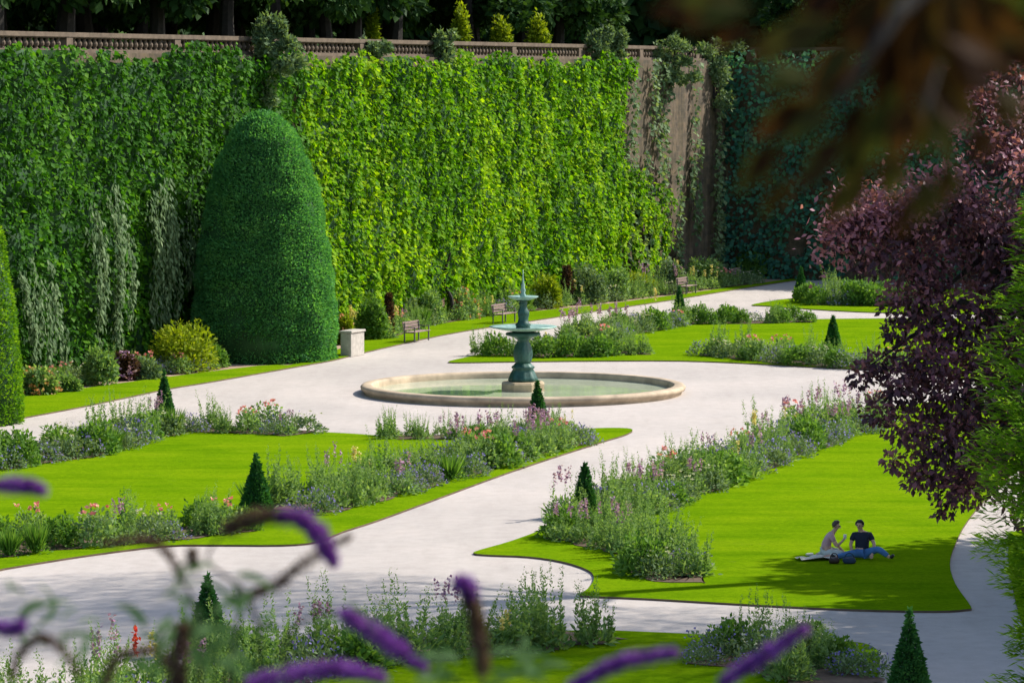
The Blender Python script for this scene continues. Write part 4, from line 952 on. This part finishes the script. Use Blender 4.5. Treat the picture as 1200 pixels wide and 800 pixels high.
def near_leaf(a, b, w_, d):
    A = np.array(rel(*a, d)); B = np.array(rel(*b, d+.04)); L = np.linalg.norm(B-A); Dv = (B-A)/L
    n = 7
    for k in range(n):   # an arching lance-shaped blade from overlapping facets
        t0 = k/n; w0 = w_/F*d*math.sin(math.pi*min(.98, (k+.5)/n))**.6
        sag = np.array([0, 0, -.12*L*(t0*2-1)**2])
        lv.add([A+Dv*L*t0*.9+sag], Dv, [[.3, -.8, .6]], L*.32, w0, .1, .3+.5*rng.random())
for _ in range(26):
    x = rng.uniform(165, 300); y = rng.uniform(715, 800); a_ = rng.uniform(-2.6, -.5); l = rng.uniform(25, 55)
    near_leaf((x, y), (x+l*math.cos(a_), y+l*math.sin(a_)*.7), rng.uniform(8, 15), 6.0+rng.uniform(-.3, .3))
for _ in range(16):
    x = rng.uniform(-10, 110); y = rng.uniform(690, 790); a_ = rng.uniform(-3, 0); l = rng.uniform(20, 45)
    near_leaf((x, y), (x+l*math.cos(a_), y+l*math.sin(a_)*.7), rng.uniform(4, 8), 6.2+rng.uniform(-.3, .3))
for _ in range(18):
    x = rng.uniform(480, 650); y = rng.uniform(770, 805); a_ = rng.uniform(-3, 0); l = rng.uniform(25, 50)
    near_leaf((x, y), (x+l*math.cos(a_), y+l*math.sin(a_)*.5), rng.uniform(6, 12), 6.0+rng.uniform(-.3, .3))
for a, b, w_ in (((205, 673), (247, 661), 9), ((272, 666), (318, 692), 11), ((256, 700), (282, 722), 10), ((8, 734), (42, 704), 14), ((52, 730), (60, 704), 9), ((58, 744), (114, 749), 9), ((30, 712), (75, 706), 8),
                 ((200, 745), (282, 738), 20), ((190, 730), (240, 745), 16), ((176, 760), (196, 722), 10), ((178, 772), (140, 800), 8), ((270, 700), (230, 680), 8), ((180, 700), (225, 682), 6), ((215, 650), (200, 690), 6),
                 ((520, 790), (500, 762), 12), ((530, 780), (515, 810), 12), ((600, 762), (638, 800), 14), ((560, 770), (610, 765), 12), ((560, 800), (640, 790), 10), ((495, 770), (535, 775), 12), ((300, 800), (262, 750), 13), ((250, 800), (215, 760), 16), ((230, 765), (290, 800), 14), ((170, 800), (190, 750), 11), ((110, 790), (70, 700), 0.1), ((365, 730), (400, 728), 6), ((400, 700), (440, 740), 5)):
    near_leaf(a, b, w_, 6.0+rng.uniform(-.25, .25))
# foliage below the frame so the bush is whole
n = 1600; d = runit(n); P = d*(rng.random(n)**.5)[:, None]*np.array([1.25, .45, .28])+np.array([.1, 0, .30]); P = P[P[:, 2] < .42]
lv.add(P, unit(runit(len(P))+np.array([0, 0, .2])), unit(np.array([0, 0, 1])+runit(len(P))*.6), .11, .028, .1)
link('foliage', lv.mesh('foliage'), M['near_leaf'], bt)

# overhanging tree beside the viewpoint: its low branch hangs into the top right of the view
oroot = Vector((4.0, 2.2, 9.95))
ot = empty('copper_tree', oroot, 'dark copper-leaved tree whose blurred branch hangs in at the top right', 'tree')
lv = Leaves()
def oleaf(px, py, L, ang, d, w_=.6):
    c = np.array(At(px, py, d)-oroot); Dv = np.array([math.cos(ang), .1, -math.sin(ang)])
    n_ = np.array([[.1+rng.normal(0, .2), -.9, .35+rng.normal(0, .25)]]); l = L/F*d
    lv.add([c-Dv*l*.5], Dv, n_, l, l*w_, .12, rng.random()); lv.add([c-Dv*l*.45], unit(Dv+np.array([.3, 0, .3])), n_, l*.8, l*w_*.7, .1, rng.random()); lv.add([c-Dv*l*.45], unit(Dv+np.array([-.3, 0, -.3])), n_, l*.8, l*w_*.7, .1, rng.random())
for (px, py, L, ang) in ((925, 140, 105, 2.95), (890, 195, 90, 2.3), (965, 185, 95, 2.2), (935, 45, 110, 2.7), (985, 100, 120, 2.4), (1010, 30, 130, 2.0), (1000, 190, 90, 1.9), (1050, 90, 140, 1.7), (1045, 205, 70, 1.7),
                          (1090, 20, 130, 1.3), (1100, 150, 120, 1.4), (1140, 80, 110, 1.1), (1110, 215, 55, 1.5), (1170, 20, 120, 1.0), (850, 18, 80, 2.95), (960, 5, 100, 2.4), (1185, 130, 80, 1.2), (1150, 170, 60, 1.4), (1060, 150, 90, 1.7), (1030, 150, 110, 1.9), (985, 235, 80, 1.9), (910, 230, 60, 2.3), (950, 150, 80, 2.6), (1080, 60, 130, 1.5), (1130, 30, 130, 1.1), (900, 60, 70, 2.9), (1085, 235, 70, 1.5), (1060, 255, 60, 1.8), (975, 80, 110, 2.3), (1000, 225, 70, 2.0), (1150, 60, 120, 1.1), (955, 205, 70, 2.4), (1045, 40, 120, 1.8), (1190, 60, 100, 1.0), (820, 30, 60, 3.1), (790, 12, 70, 3.1), (860, 45, 60, 2.9), (830, 5, 90, 3.0), (920, 95, 80, 3.1), (1000, 145, 80, 2.1), (1120, 110, 90, 1.2)):
    oleaf(px, py, L, ang+rng.normal(0, .15), 3.6+rng.uniform(-.3, .3), .42)
for k in range(40):
    n = 260; a = rng.uniform(0, 6.28); c = np.array([.8+2.0*math.cos(a)*rng.random(), 1.9+1.7*math.sin(a)*rng.random(), 4.2+rng.uniform(-.9, 2.2)]); d = runit(n)
    lv.add(c+d*(rng.random(n)**.45)[:, None]*.95, unit(d+runit(n)), unit(np.array([0, 0, .8])+runit(n)*.7), .12, .08, .1)
link('crown', lv.mesh('crown'), M['shadeleaf'], ot)
bm = bmesh.new(); tube(bm, [(0, 0, 0), (.1, .2, 1.5), (.3, .6, 3), (.7, 1.4, 4.6), (.8, 1.9, 6)], [.26, .22, .18, .12, .04], 10)
e1 = At(1120, -40, 3.7)-oroot; e2 = At(980, 120, 3.6)-oroot; e3 = At(1080, 150, 3.6)-oroot
tube(bm, [(.2, .5, 2.6), (-1.4, .6, 2.9), e1, (e1+e2)/2+Vector((0, 0, .02)), e2], [.07, .04, .012, .008, .003], 6); tube(bm, [e1, e3], [.01, .003], 5)
bmobj('trunk', bm, M['bark'], ot)

# ------------------------------------------------------------------ look-alikes still sharing a label are told apart by their order
same = {}
for o in bpy.data.objects:
    if o.parent is None and o.get('label') and o.get('group'): same.setdefault(o['label'], []).append(o)
ORD = ['leftmost', 'second from left', 'third from left', 'fourth from left', 'fifth from left', 'sixth from left', 'seventh from left', 'eighth from left', 'ninth from left', 'tenth from left', 'eleventh from left', 'twelfth from left', 'last']
for lab, L in same.items():
    if 1 < len(L) <= 13:
        L.sort(key=lambda o: o.location.x/o.location.y)
        for i, o in enumerate(L):
            extra = 'rightmost' if i == len(L)-1 else ORD[i]
            if len((lab+' '+extra).split()) <= 16: o['label'] = lab+', '+extra
